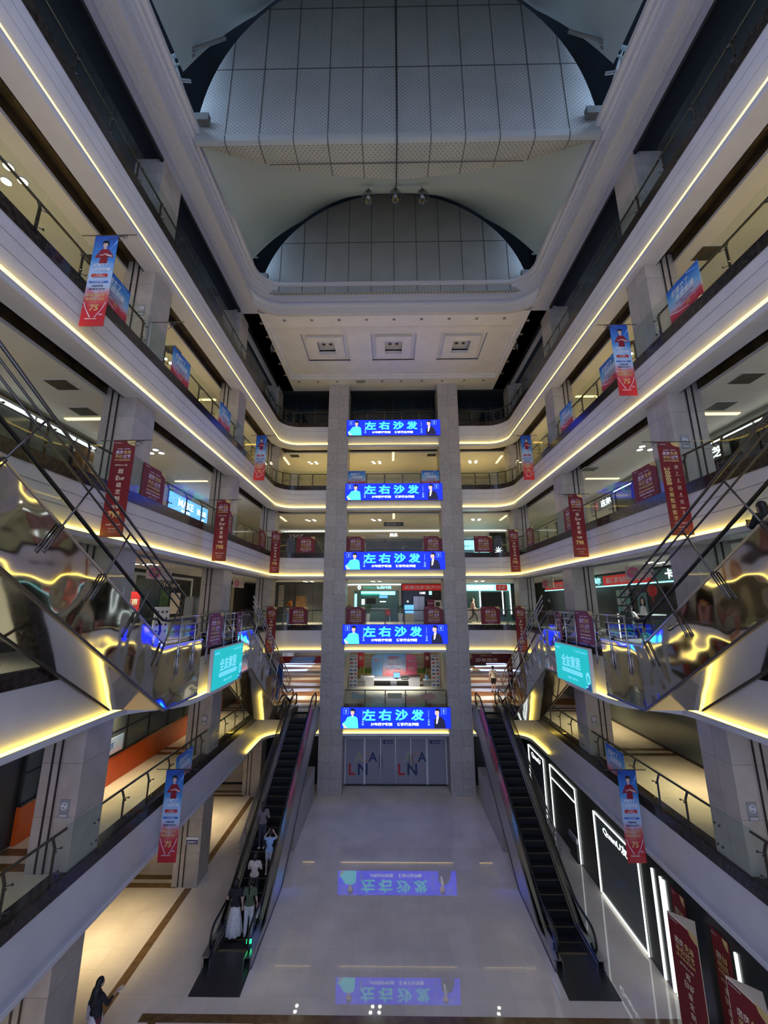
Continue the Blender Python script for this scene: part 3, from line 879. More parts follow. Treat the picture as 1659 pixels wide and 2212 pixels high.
# ------------------------------------------------------------------ the five blue screens
def screen():
    w, h = 3.37, 1.2
    o = thing('led_screen', '', 'screen', (0, 26.62, 0), 0, 'blue lit screens between the pillars')
    m = MB(); m.box((-w, 0, 0), (w, .10, h), 'black'); m.rect(-w + .015, .015, w - .015, h - .015, -.004, 'scr_blue')
    m.build('panel', o, recalc=False)
    m = MB(); y = -.010
    for ch, cx in zip('左右沙发', (-1.65, -.66, .36, 1.34)):
        m.text(ch, cx, .76, .62, 'scr_cyan', y, w=.80, bold=.03)
    m.text('37年历史积淀', -.86, .24, .17, 'scr_white', y, w=1.32, bold=.02)
    m.text('铸就行业翘楚', .75, .24, .17, 'scr_white', y, w=1.32, bold=.02)
    m.build('lettering', o, recalc=False)
    m = MB()
    for x, q in ((-2.02, 1), (2.02, -1)):
        m.rect(x - .012, .62, x + .012, 1.02, y, 'scr_line')
        for k, (a, b) in enumerate(((.50, .05), (.40, .09), (.30, .06), (.22, .10))):
            m.xz([(x - b, a - .03), (x + b * .4, a - .045), (x + b, a + .02), (x - b * .2, a + .035)], y, 'scr_line')
    for x in (-3.05, 2.95):
        for a, b, c, d in ((-.15, -.17, .15, -.155), (-.15, .155, .15, .17), (-.15, -.17, -.135, .17), (.135, -.17, .15, .17)):
            m.rect(x + a, .98 + b, x + c, .98 + d, y, 'scr_line')
        m.oval(x, 1.02, .055, .05, y - .001, 'scr_line', 12); m.rect(x - .035, .90, x + .035, .98, y - .001, 'scr_line'); m.xz([(x - .02, .86), (x + .02, .86), (x + .045, .91), (x - .045, .91)], y - .002, 'scr_line')
    m.build('side_marks', o, recalc=False)
    m = MB(); cx = -2.66
    m.xz([(cx - .52, .02), (cx + .36, .02), (cx + .34, .35), (cx + .30, .60), (cx + .12, .69), (cx - .10, .69), (cx - .32, .62), (cx - .42, .42), (cx - .62, .26)], y, 'scr_cyan')
    m.xz([(cx - .62, .26), (cx - .52, .26), (cx - .36, .10), (cx - .30, .02), (cx - .46, .02)], y - .002, 'scr_skin')
    m.oval(cx + .02, .95, .17, .20, y - .001, 'scr_black'); m.oval(cx + .0, .90, .115, .155, y - .003, 'scr_skin')
    m.rect(cx - .05, .66, cx + .06, .80, y - .002, 'scr_skin'); m.oval(cx, 1.035, .12, .055, y - .004, 'scr_black')
    m.oval(cx - .045, .92, .018, .010, y - .004, 'scr_black', 8); m.oval(cx + .045, .92, .018, .010, y - .004, 'scr_black', 8); m.oval(cx, .82, .035, .012, y - .004, 'redlit', 8)
    m.build('portrait_of_woman', o, recalc=False)
    m = MB(); cx = 2.55
    m.xz([(cx - .22, .02), (cx + .52, .02), (cx + .46, .40), (cx + .34, .60), (cx + .13, .70), (cx - .06, .66), (cx - .20, .50)], y, 'scr_navy')
    m.xz([(cx - .05, .66), (cx + .10, .70), (cx + .0, .30), (cx - .08, .26)], y - .002, 'scr_white'); m.xz([(cx, .62), (cx + .04, .62), (cx - .02, .32), (cx - .06, .32)], y - .003, 'redlit')
    m.oval(cx + .02, .96, .165, .19, y - .001, 'scr_black'); m.oval(cx - .01, .89, .13, .17, y - .003, 'scr_skin'); m.rect(cx - .03, .64, cx + .09, .76, y - .0025, 'scr_skin')
    m.oval(cx + .02, 1.05, .14, .055, y - .004, 'scr_black'); m.oval(cx - .06, .92, .018, .010, y - .004, 'scr_black', 8); m.oval(cx + .04, .92, .018, .010, y - .004, 'scr_black', 8); m.oval(cx - .01, .81, .04, .012, y - .004, 'redlit', 8)
    m.build('portrait_of_man', o, recalc=False)
    return o
scr = screen()
rank = {2: 'lowest', 3: 'second lowest', 4: 'middle', 5: 'second highest', 6: 'highest'}
for n in range(2, 7):
    lab = 'blue lit screen with large cyan characters, %s of the five' % rank[n]
    loc = (0, 26.62, FL[n] + .085 - 1.2)
    if n == 2: scr.location = loc; scr['label'] = lab
    else: dup(scr, loc, 0, lab)

# ------------------------------------------------------------------ banners and signs
def ornament(m, x0, x1, z):
    m.tube([(x0, .0, z), (x1, .0, z)], .014, 'dsteel', 6)
    d = 1 if x1 > x0 else -1
    def curl(cx, cz, r):
        m.tube([(cx + d * r * math.cos(a * .5), 0, cz + r * math.sin(a * .5)) for a in range(0, 12)], .009, 'dsteel', 5)
    curl(x1 - d * .28, z - .06, .045); curl(x1 - d * .40, z - .09, .07)
    m.tube([(x0 + d * .62, 0, z - .25), (x0 + d * .75, 0, z - .12), (x1 - d * .3, 0, z - .02)], .009, 'dsteel', 5)

def red_banner(kind):
    """origin at the top left corner of the cloth, facing -y"""
    o = thing('hanging_banner', '', 'banner', (0, 0, 0), 0, 'tall promotion banners hung from the balconies')
    w, h = .60, 2.66
    m = MB(); m.box((0, 0, -h), (w, .012, 0), 'red')
    m.xz([(w, 0), (w - .24, 0)] + [(w - .02 + .22 * math.cos(t), .02 + .16 * math.sin(t)) for t in [PI + i * .26 for i in range(0, 6)]] + [(w, -.15)], -.003, 'gold')
    m.build('cloth', o, recalc=False)
    m = MB(); y = -.006
    m.text('Qualityhome', .13, -.06, .035, 'white', y, w=.18)
    m.text('全场钜惠', .20, -.235, .034, 'lilac', y, w=.15); m.text('感恩回馈', .40, -.235, .034, 'lilac', y, w=.15, slant=.3)
    m.text('店庆', .20, -.33, .105, 'lilac', y, w=.205, bold=.02); m.text('免单', .415, -.33, .105, 'gold', y, w=.205, bold=.02)
    m.text('半价', .20, -.45, .105, 'gold', y, w=.205, bold=.02); m.text('过节', .415, -.45, .105, 'lilac', y, w=.205, bold=.02)
    m.text('庆中秋迎国庆', .307, -.55, .055, 'gold', y, w=.43, bold=.02)
    if kind == 'enf':
        m.text('欧松|UL板', .30, -.70, .055, 'cream', y, w=.34)
        m.text('超', .31, -.87, .14, 'cream', y); m.text('E', .245, -1.06, .13, 'cream', y, bold=.02); m.text('NF', .365, -1.08, .085, 'cream', y, bold=.02)
        m.text('级', .31, -1.25, .14, 'cream', y); m.text('定', .31, -1.44, .14, 'cream', y); m.text('制', .31, -1.63, .14, 'cream', y)
        m.text('“仅售”', .31, -1.85, .10, 'cream', y, w=.26); m.text('798', .29, -2.06, .18, 'gold', y, w=.31, bold=.03); m.text('元', .49, -2.13, .035, 'gold', y)
    else:
        m.text('28888', .15, -1.0, .16, 'gold', y, w=.52, bold=.03, vert=True)
        for i, c in enumerate('全案整家套餐'):
            m.text(c, .17, -1.37 - .165 * i, .13, 'gold', y, bold=.012)
        for i, c in enumerate(('20', '7', '3', '20', '4', '10', '2')):
            zz = -.72 - .20 * i - (.10 if i == 6 else 0)
            m.text(c, .41, zz, .075, 'cream', y); m.rect(.36, zz - .065, .47, zz - .055, y, 'cream')
            if i == 6: m.text('免费送', .41, zz + .11, .045, 'cream', y)
    m.text('中国第一现代卖场', .31, -2.33, .04, 'lilac', y, w=.38); m.text('9.3-10.7', .31, -2.44, .035, 'lilac', y, w=.2); m.rect(.2, -2.515, .42, -2.51, y, 'lilac')
    m.build('lettering', o, recalc=False)
    return o

def person_print(m, cx, z, sc, y):
    """a generic presenter in a red sweater making a heart with both hands (flat print)"""
    def P(l): return [(cx + a * sc, z + b * sc) for a, b in l]
    m.xz(P([(-.13, -.62), (.15, -.62), (.15, -.36), (.12, -.10), (.05, -.02), (-.05, -.02), (-.12, -.08), (-.12, -.36)]), y, 'sweater')
    m.xz(P([(-.05, -.02), (-.13, -.05), (-.30, -.34), (-.29, -.40), (-.10, -.36), (-.06, -.27), (-.19, -.28), (-.10, -.18)]), y - .001, 'sweater')
    m.xz(P([(.05, -.02), (.15, -.05), (.34, -.32), (.33, -.39), (.14, -.34), (.10, -.26), (.22, -.27), (.12, -.18)]), y - .001, 'sweater')
    m.xz(P([(-.13, -.31), (.02, -.27), (.05, -.22), (.01, -.20), (-.02, -.25), (-.14, -.27)]), y - .002, 'skin'); m.xz(P([(.30, -.36), (.10, -.30), (.05, -.27), (.08, -.20), (.12, -.25), (.30, -.30)]), y - .002, 'skin')
    m.xz(P([(-.04, -.03), (.05, -.03), (.045, .08), (-.035, .08)]), y - .002, 'skin')
    m.oval(cx + .005 * sc, z + .20 * sc, .12 * sc, .135 * sc, y - .001, 'hair'); m.oval(cx, z + .15 * sc, .085 * sc, .115 * sc, y - .003, 'skin')
    m.oval(cx, z + .275 * sc, .105 * sc, .055 * sc, y - .004, 'hair')
    for e in (-.034, .034): m.oval(cx + e * sc, z + .165 * sc, .014 * sc, .008 * sc, y - .004, 'hair', 8)
    m.oval(cx, z + .085 * sc, .028 * sc, .011 * sc, y - .004, 'red2', 8)

def blue_banner():
    o = thing('hanging_banner', '', 'banner', (0, 0, 0), 0, 'tall promotion banners hung from the balconies')
    w, h = .60, 2.66
    m = MB(); m.box((0, 0, -h), (w, .012, 0), 'bannerb'); m.build('cloth', o, recalc=False)
    m = MB(); y = -.005
    m.xz([(.43, -.42), (.47, -.40), (.60, -.12), (.60, -.22)], y, 'lblue')
    person_print(m, .31, -.40, .72, y - .002)
    m.build('printed_figure', o, recalc=False)
    m = MB(); y = -.008
    m.text('杨丽来了', .28, -.90, .10, 'white', y, w=.36, bold=.02, slant=.25); m.text('年度钜惠', .33, -1.03, .10, 'white', y, w=.40, bold=.02, slant=.25)
    m.xz([(.08, -1.20), (.10, -1.16), (.48, -1.16), (.50, -1.20), (.48, -1.26), (.10, -1.26)], y, 'red2'); m.text('全城限时', .29, -1.185, .03, 'white', y - .002, w=.16); m.text('千万补贴惠全城', .29, -1.23, .035, 'white', y - .002, w=.30)
    m.xz([(.05, -1.40), (.06, -1.375), (.53, -1.375), (.54, -1.40), (.53, -1.43), (.06, -1.43)], y, 'pblue'); m.text('9.27来商场看直播', .29, -1.402, .028, 'white', y - .002, w=.30)
    m.text('明星亲临', .29, -1.52, .055, 'navy_t', y, w=.28, bold=.02); m.text('家居生活节', .29, -1.61, .055, 'navy_t', y, w=.40, bold=.02)
    m.text('最高送20万', .28, -1.79, .075, 'gold', y, w=.46, bold=.02, slant=.1); m.text('最高省24万', .28, -1.90, .075, 'gold', y, w=.46, bold=.02, slant=.1)
    m.text('75', .30, -2.15, .17, 'gold', y, w=.22, bold=.025, slant=.15)
    m.xz([(.02, -1.98), (.07, -2.14), (.22, -2.42), (.25, -2.42), (.10, -2.16), (.04, -1.99)], y, 'lilac'); m.xz([(.58, -1.98), (.53, -2.14), (.36, -2.42), (.34, -2.42), (.50, -2.16), (.56, -1.99)], y, 'lilac')
    m.text('全国百城联动', .26, -2.46, .035, 'white', y, w=.30); m.text('家居', .49, -2.34, .05, 'lilac', y, w=.1)
    m.build('lettering', o, recalc=False)
    return o
prot = {'blue': blue_banner(), 'enf': red_banner('enf'), 'pkg': red_banner('pkg')}
poles = {}
for s in (-1, 1):
    m = MB()
    if s < 0: ornament(m, -.35, 1.06, .015)
    else: ornament(m, .95, -.42, .015)
    o = m.build('bracket_pole'); poles[s] = o
first = {k: True for k in prot}
used_pole = {-1: False, 1: False}
def hang(kind, s, y, ztop, label):
    x = -7.85 if s < 0 else 7.25
    if first[kind]:
        o = prot[kind]; o.location = (x, y, ztop); o['label'] = label; first[kind] = False
    else:
        src = prot[kind]
        o = src.copy(); C.objects.link(o); o.location = (x, y, ztop); o['label'] = label
        for ch in src.children:
            if not ch.name.startswith('bracket_pole'):
                c = ch.copy(); C.objects.link(c); c.parent = o
    if not used_pole[s]: p = poles[s]; used_pole[s] = True
    else: p = poles[s].copy(); C.objects.link(p)
    p.parent = o
hang('blue', -1, 8.3, 20.38, 'blue banner of a woman in red hung from the left fifth-floor balcony, near end')
hang('blue', -1, 21.0, 20.45, 'blue banner of a woman in red hung from the left fifth-floor balcony, far end')
hang('blue', 1, 12.0, 20.45, 'blue banner of a woman in red hung from the right fifth-floor balcony, near end')
hang('blue', 1, 21.5, 20.55, 'blue banner of a woman in red hung from the right fifth-floor balcony, far end')
hang('blue', -1, 14.85, 5.72, 'tall blue and red banner with a woman in red on the left second-floor balcony')
hang('blue', 1, 15.03, 5.68, 'tall blue and red banner with a woman in red on the right second-floor balcony')
hang('enf', -1, 10.08, 15.5, 'tall dark red banner reading 798 on the left fourth-floor balcony, nearest of three')
hang('enf', -1, 16.73, 15.56, 'tall dark red banner reading 798 on the left fourth-floor balcony, middle of three')
hang('enf', -1, 25.0, 15.65, 'tall dark red banner reading 798 on the left fourth-floor balcony, farthest of three')
hang('pkg', 1, 10.65, 15.58, 'tall dark red banner reading 28888 on the right fourth-floor balcony')
hang('enf', 1, 16.43, 15.64, 'tall dark red banner reading 798 in the middle of the right fourth-floor balcony')
hang('enf', 1, 25.1, 15.69, 'tall dark red banner reading 798 at the far end of the right fourth-floor balcony')
hang('enf', -1, 25.0, 10.94, 'tall dark red banner at the far left corner of the third floor')
hang('enf', 1, 24.94, 10.94, 'tall dark red banner at the far right corner of the third floor')
m = MB(); m.tube([(0, 0, -.95), (0, 0, .02)], .014, 'steel', 6); ornament(m, -.02, 1.1, .0)
o = m.build('banner_bracket', loc=(-8.15, 11.3, 20.2)); tag(o, 'empty banner bracket on the left fifth-floor balcony, beyond the first banner', 'bracket')

def red_sign():
    o = thing('railing_sign', '', 'sign', (0, 0, 0), 0, 'square dark red promotion boards on the balustrades')
    w, h = .62, .55
    m = MB(); m.xz([(-w, -h), (w, -h), (w, h - .2), (w - .06, h - .14), (w - .2, h - .1), (w - .3, h), (-w, h)], 0, 'red', .02)
    m.xz([(w - .3, h), (w - .2, h - .1), (w - .06, h - .14), (w, h - .2), (w, h)], .004, 'gold', .012); m.build('board', o)
    m = MB(); y = -.004
    m.text('Qualityhome', -.42, .48, .04, 'white', y, w=.26); m.text('全场钜惠', -.16, .36, .045, 'lilac', y, w=.24); m.text('感恩回馈', .16, .36, .045, 'lilac', y, w=.24, slant=.3)
    m.text('店庆', -.16, .215, .17, 'lilac', y, w=.34, bold=.02); m.text('免单', .20, .215, .17, 'gold', y, w=.34, bold=.02)
    m.text('半价', -.16, .02, .17, 'gold', y, w=.34, bold=.02); m.text('过节', .20, .02, .17, 'lilac', y, w=.34, bold=.02)
    m.text('庆中秋迎国庆', .02, -.13, .09, 'gold', y, w=.72, bold=.02)
    m.rect(-.36, -.275, .40, -.235, y, 'gold'); m.text('活动期间下单免费抽大奖', .02, -.36, .075, 'lilac', y, w=.76, bold=.02); m.text('中国第一现代卖场', .02, -.47, .04, 'lilac', y, w=.46)
    m.build('lettering', o, recalc=False)
    return o
def blue_sign():
    o = thing('railing_sign', '', 'sign', (0, 0, 0), 0, 'blue and red promotion boards on the balustrades')
    w, h = .62, .52
    m = MB(); m.box((-w, 0, -h), (w, .02, h), 'signb'); m.build('board', o)
    m = MB(); y = -.004
    m.text('杨丽来了', -.10, .28, .19, 'white', y, w=.66, bold=.02, slant=.2); m.text('年度钜惠', .05, .06, .19, 'white', y, w=.72, bold=.02, slant=.2)
    m.text('全城限时千万补贴', .0, -.10, .06, 'red2', y, w=.7); m.text('家居生活节', .05, -.19, .05, 'navy_t', y, w=.4)
    m.text('75', .10, -.36, .12, 'gold', y, w=.15); m.xz([(-w, -.22), (-.3, -.36), (.1, -.46), (.1, -.48), (-.3, -.39), (-w, -.26)], y, 'lilac'); m.xz([(.2, .50), (.6, .36), (.6, .34), (.2, .46)], y, 'lblue')
    m.build('lettering', o, recalc=False)
    return o
rs, bs = red_sign(), blue_sign()
st = {'r': [rs, True], 'b': [bs, True]}
def put(kind, loc, rz, label, sc=None):
    src, f = st[kind]
    if f: o = src; o.location = loc; o.rotation_euler = (0, 0, rz); o['label'] = label; st[kind][1] = False
    else: o = dup(src, loc, rz, label)
    if sc: o.scale = sc
    return o
o3 = ('nearest', 'middle', 'farthest')
for i, y in enumerate((9.55, 13.3, 17.4)): put('b', (-8.135, y, FL[5] + .60), PI / 2, 'blue and red promotion board on the left fifth-floor balustrade, %s of three' % o3[i])
for i, y in enumerate((9.85, 13.82, 17.66)): put('b', (8.135, y, FL[5] + .62), -PI / 2, 'blue and red promotion board on the right fifth-floor balustrade, %s of three' % o3[i])
put('b', (-8.135, 16.7, FL[2] + .36), PI / 2, 'blue and red promotion board on the left second-floor balustrade')
put('b', (8.135, 16.85, FL[2] + .46), -PI / 2, 'blue and red promotion board on the right second-floor balustrade')
for x, w in ((-2.62, 'left'), (2.6, 'right')): put('b', (x, 26.95, FL[5] + .60), 0, 'blue and red promotion board above the second highest screen, %s end' % w)
for i, y in enumerate((12.55, 18.72, 24.15)): put('r', (-8.135, y, FL[4] + .58), PI / 2, 'square dark red board on the left fourth-floor balustrade, %s of three' % o3[i])
for i, y in enumerate((12.75, 18.4, 23.85)): put('r', (8.135, y, FL[4] + .60), -PI / 2, 'square dark red board on the right fourth-floor balustrade, %s of three' % o3[i])
bay = {-6.05: 'left of the pillars', -2.65: 'between the pillars, left end', 2.63: 'between the pillars, right end', 6.05: 'right of the pillars'}
for x, w in bay.items(): put('r', (x, 26.95, FL[4] + .62), 0, 'square dark red board on the back fourth-floor balustrade, %s' % w)
for x, w in ((-6.36, 'left of the pillars'), (-2.58, 'between the pillars, left end'), (2.54, 'between the pillars, right end'), (6.25, 'right of the pillars')):
    put('r', (x, 26.95, FL[3] + .64), 0, 'square dark red board on the back third-floor balustrade, %s' % w)
put('r', (-6.46, 14.45, FL[3] + .56), PI / 2, 'square purple-red board on the left escalator landing, above the teal screen')
put('r', (6.46, 14.55, FL[3] + .60), -PI / 2, 'square purple-red board on the right escalator landing, above the teal screen')
for s, y in ((-1, 16.3), (1, 16.3)):
    put('r', (s * 6.46, 16.75, FL[3] + .56), -s * PI / 2, 'square dark red board at the far end of the %s escalator landing' % SIDE[s], (.5, 1, 1))

# teal screens on the landing fronts
def teal_screen():
    o = thing('led_screen', '', 'screen', (0, 0, 0), 0, 'teal lit screens on the landing fronts')
    w, h = 1.38, .66
    m = MB(); m.box((-w - .04, 0, -h - .04), (w + .04, .12, h + .04), 'trimw'); m.rect(-w, -h, w, h, -.006, 'teal'); m.build('panel', o, recalc=False)
    m = MB(); y = -.010
    m.text('全友家居', -.05, .10, .44, 'teal_txt', y, w=1.55, bold=.02)
    m.rect(-.82, -.31, .82, -.17, y, 'teal_txt'); m.text('整家定制 成套家具 软床沙发', 0, -.24, .08, 'teal', y - .003, w=1.5)
    m.text('全友整家定制', -1.1, .52, .07, 'teal_txt', y, w=.4); m.text('9.27 杨丽来全友直播购', .8, .52, .06, 'teal_txt', y, w=.95); m.text('中国第一现代卖场', 0, -.48, .08, 'teal_txt', y, w=.8)
    m.xz([(.98, -.66), (1.38, -.66), (1.38, -.42), (1.15, -.5)], y, 'teal_dark')
    m.oval(1.22, -.28, .14, .2, y - .001, 'teal_txt', 18); m.oval(1.22, -.30, .08, .12, y - .003, 'teal', 18); m.xz([(1.0, -.6), (1.2, -.56), (1.18, -.52), (1.0, -.56)], y - .004, 'teal_txt')
    m.build('lettering', o, recalc=False)
    return o
ts = teal_screen(); ts.location = (-6.36, 15.66, 8.93); ts.rotation_euler = (0, 0, PI / 2); ts['label'] = 'teal lit screen on the front of the left escalator landing'
dup(ts, (6.36, 15.66, 8.93), -PI / 2, 'teal lit screen on the front of the right escalator landing')

# ------------------------------------------------------------------ escalators
def escalator(label, xc, y0, d, z0, H, tan, W, lb, lt, depb, dept, clad, soffit, gside, guard=None, plate_b=1.6, decals=False):
    """xc centre, y0 foot of the slope, d = +1/-1 travel direction in y, gside = sign of the atrium side in x"""
    o = thing('escalator', label, 'escalator', (xc, y0, z0), 0, 'escalators of the hall')
    L = H / tan
    def z_at(u): return max(0, min(H, u * tan))
    def P(w, u, z): return (w, d * u, z)
    th = 1.2
    ub = (th - depb) / tan if depb < th else -(depb - th) / tan
    ub = (th - depb) / tan
    ut = L + (th - dept) / tan
    bot = [(-lb, -depb), (max(-lb, ub), -depb), (ut, H - dept), (L + lt, H - dept)]
    deck = .28
    def body(off): return [(-lb, off), (0, off), (L, H + off), (L + lt, H + off)]
    poly = bot + list(reversed(body(-.12)))
    m = MB(); m.prism(poly, lambda u, z: P(-W / 2 + .05, u, z), lambda u, z: P(W / 2 - .05, u, z), soffit); m.build('truss', o)
    poly = bot + list(reversed(body(deck)))
    for e in (-1, 1):
        m = MB(); m.prism(poly, lambda u, z: P(e * (W / 2 - .05), u, z), lambda u, z: P(e * W / 2, u, z), clad)
        m.build('side_panel', o, smooth=False)
        m = MB()
        pts = body(deck + .02)
        for a, b in zip(pts, pts[1:]): m.obox(P(e * (W / 2 - .09), *a), P(e * (W / 2 - .09), *b), .22, .04, 'steel')
        for a, b in zip(bot, bot[1:]): m.obox(P(e * (W / 2 - .01), *a), P(e * (W / 2 - .01), *b), .06, .06, 'dsteel')
        m.build('edge_strip', o)
        # glass balustrade
        gw = e * (W / 2 - .17)
        lo = [(-lb + .55, deck), (0, deck), (L, H + deck), (L + lt - .55, H + deck)]
        hi = [(L + lt - .45, H + .92), (L, H + .92), (0, .92), (-lb + .45, .92)]
        rb = [(-lb + .45 - .30 * math.sin(t), .62 + .30 * math.cos(t)) for t in [PI * i / 6 for i in range(1, 6)]]
        rt = [(L + lt - .45 + .30 * math.sin(t), H + .62 + .30 * math.cos(t)) for t in [PI * i / 6 for i in range(5, 0, -1)]]
        m = MB(); m.prism(lo + rt + hi + rb, lambda u, z: P(gw - .007, u, z), lambda u, z: P(gw + .007, u, z), 'glass'); m.build('glass_panel', o)
        # inner skirt
        m = MB(); pk = body(.0); pk2 = body(.24)
        m.prism(pk + list(reversed(pk2)), lambda u, z: P(e * (W / 2 - .26), u, z), lambda u, z: P(e * (W / 2 - .22), u, z), 'steel'); m.build('skirt', o)
        pts = [(-lb + .5, .40)] + [(-lb + .45 - .34 * math.sin(t), .63 + .34 * math.cos(t)) for t in [PI - PI * i / 8 for i in range(1, 8)]]
        pts += [(-lb + .45, .97), (-.25, .97), (0, 1.0), (.3, .3 * tan + .97), (L - .3, H - .3 * tan + .97), (L, H + .96), (L + .3, H + .97), (L + lt - .45, H + .97)]
        pts += [(L + lt - .45 + .34 * math.sin(t), H + .63 + .34 * math.cos(t)) for t in [PI * i / 8 for i in range(1, 8)]] + [(L + lt - .5, H + .40)]
        m = MB(); m.tube([P(gw, u, z) for u, z in pts], .04, 'rubber', 8); m.build('handrail', o, smooth=True)
    # steps
    st = MB(); st.box((-W / 2 + .27, -.21, -.24), (W / 2 - .27, .21, 0), 'step'); st.box((-W / 2 + .27, -.215 if d > 0 else .185, -.012), (W / 2 - .27, -.185 if d > 0 else .215, .004), 'yellow')
    s0 = None; u = -.6
    while u < L + .4:
        zz = max(.0, min(H, (u + .21) * tan))
        if s0 is None: q = s0 = st.build('step', o)
        else: q = s0.copy(); C.objects.link(q); q.parent = o
        q.location = (0, d * u, max(.018, zz - .04)); u += .40
    for a, b, z in ((-plate_b - lb + .55, -.85, .0), (L + .62, L + lt + .8, H)):
        m = MB(); y_ = sorted((d * a, d * b)); m.box((-W / 2 + .02, y_[0], z + .0), (W / 2 - .02, y_[1], z + .015), 'plate')
        ye = d * (b if z == 0 else a); m.box((-W / 2 + .27, min(ye, ye + d * (-.05 if z == 0 else .05)), z + .015), (W / 2 - .27, max(ye, ye + d * (-.05 if z == 0 else .05)), z + .022), 'yellow')
        m.build('landing_plate', o)
    if guard:
        e = gside if guard[0] == 'in' else -gside
        hs = guard[1]; xw = e * (W / 2 + .05)
        u0, u1 = guard[2], guard[3] if guard[3] else L + .2
        for k, h in enumerate(hs):
            m = MB(); r = .032 if k == len(hs) - 1 else .022
            m.tube([P(xw, u0 - .06 * k, max(0, u0 * tan) + h), P(xw, u1, u1 * tan + h)], r, guard[4], 7); m.build('guard_tube', o, smooth=True)
        nx, nz = -tan / math.hypot(1, tan), 1 / math.hypot(1, tan)
        u = u0 + .75
        while u < u1 + .3:
            m = MB(); base = (u + nx * -.2, u * tan + deck - .50)
            top = (u + nx * (hs[-1] - deck) * .86, u * tan + deck + nz * (hs[-1] - deck) * .86)
            m.tube([P(xw, *(u, u * tan + deck + .0)), P(xw, *top)], .02, guard[4], 6)
            if guard[5]:
                q0 = (u, u * tan + deck); q1 = (u - nx * .62, u * tan + deck - nz * .62)
                lp = [(xw + e * .012, q0, -.03), (xw + e * .012, q1, -.03), (xw + e * .012, q1, .03), (xw + e * .012, q0, .03)]
                m.tube([P(a, b[0] + nz * c * -1, b[1] + nx * c) for a, b, c in lp], .015, guard[4], 6, closed=True)
            m.build('guard_strut', o, smooth=True); u += 1.32
    return o

E12 = {}
for s in (-1, 1):
    E12[s] = escalator('long escalator rising from the ground floor to the second floor, %s of the hall' % SIDE[s], s * 5.52, 16.75, 1, 0, 4.8, .571, 1.55, 1.5, 1.5, .02, 1.1, 'steel', 'grey', -s,
              guard=('out', (.55, .75, .95), 1.6, 8.4, 'dsteel', False), plate_b=1.45)
    o = E12[s]
    m = MB(); xi = -s * (.775 + .012)
    # printed adverts stuck on the glass and side facing the hall
    for k, (u0, u1, mt) in enumerate(((2.2, 2.9, 'lblue'), (3.4, 4.4, 'pink2'), (4.9, 6.2, 'red2'), (6.6, 8.2, 'pink2'))):
        m = MB(); xq = -s * (.775 - .17 + .02)
        pl = [(u0, u0 * .571 + .30), (u1, u1 * .571 + .30), (u1 + .12, u1 * .571 + .80), (u0 + .10, u0 * .571 + .84)]
        m.prism(pl, lambda u, z: (xq, u, z), lambda u, z: (xq - s * .004, u, z), mt); m.build('advert_sticker', o)
    m = MB(); m.box((-s * .45 - .25, 4.6, -0.0), (-s * .45 + .25, 9.6, 1.7), 'stone'); m.build('plinth', o)
    if s < 0:
        for xx in (.50, .60):
            m = MB(); m.box((xx - .03, -1.12, .40), (xx + .03, -1.07, .50), 'lite'); m.build('direction_light', o)

for s in (-1, 1):
    escalator('mirror clad escalator from the second floor up to the %s landing of the third floor' % SIDE[s], s * 7.22, 26.2, -1, FL[2], FL[3] - FL[2], .62, 1.54, 1.6, 1.6, .02, 1.35, 'mirror', 'mirror_u', -s,
              guard=('in', (1.2, 1.42, 1.63), .3, 0, 'chrome', True), plate_b=1.2)
    escalator('mirror clad escalator climbing towards the viewer from the %s third-floor landing to the fourth floor' % SIDE[s], s * 7.22, 11.33, -1, FL[3], FL[4] - FL[3], .62, 1.54, 2.15, 1.4, 1.36, 1.35, 'mirror', 'mirror_u', -s,
              guard=('in', (1.2, 1.42, 1.63), -.55, 0, 'dsteel', True), plate_b=1.2)
    # bar railings on the landing edge
    for k, (ya, yb_, w) in enumerate(((11.95, 13.85, 'nearer'), (15.15, 16.95, 'farther'))):
        o = thing('bar_railing', 'stainless steel bar railing on the %s escalator landing, %s stretch' % (SIDE[s], w), 'railing', (s * 6.44, ya, FL[3] - .0), 0, 'bar railings on the escalator landings')
        L_ = yb_ - ya
        for i, h in enumerate((.18, .40, .62, .84, 1.06)):
            m = MB(); m.tube([(0, 0, h), (0, L_, h)], .028 if i == 4 else .018, 'chrome', 7); m.build('rail', o, smooth=True)
        for y in (.05, L_ * .5, L_ - .05):
            m = MB(); m.tube([(0, y, -.55), (0, y, 1.06)], .026, 'chrome', 7); m.tube([(-s * .02, y - .05, -.5), (-s * .02, y - .05, 0), (-s * .02, y + .05, 0), (-s * .02, y + .05, -.5)], .014, 'chrome', 6, closed=True); m.build('post', o, smooth=True)

# ------------------------------------------------------------------ ceiling lamps of the galleries
def cluster_proto(hot):
    o = thing('downlight_cluster', '', 'ceiling lamp', (0, 0, 0), 0, 'clusters of four round downlights')
    for a, b in ((-.26, -.16), (.26, -.16), (-.14, .2), (.30, .2)):
        m = MB(); m.lathe([(.13, 0), (.13, -.03), (.115, -.035)], (a, b, 0), 'trimw', 14); q = m.build('lamp', o); m = MB(); m.lathe([(.11, -.035), (.108, -.037)], (a, b, 0), hot, 14); m.build('bulb_disc', q)
    return o
cl = {True: [cluster_proto('lampw'), True], False: [cluster_proto('lampn'), True]}
def light(x, y, z, n, power, colr, r=.5):
    l = bpy.data.lights.new('downlight_glow', 'SPOT'); l.energy = power; l.color = colr; l.shadow_soft_size = r
    l.spot_size = math.radians(104); l.spot_blend = .8
    o = bpy.data.objects.new('downlight_glow', l); C.objects.link(o); o.location = (x, y, z)
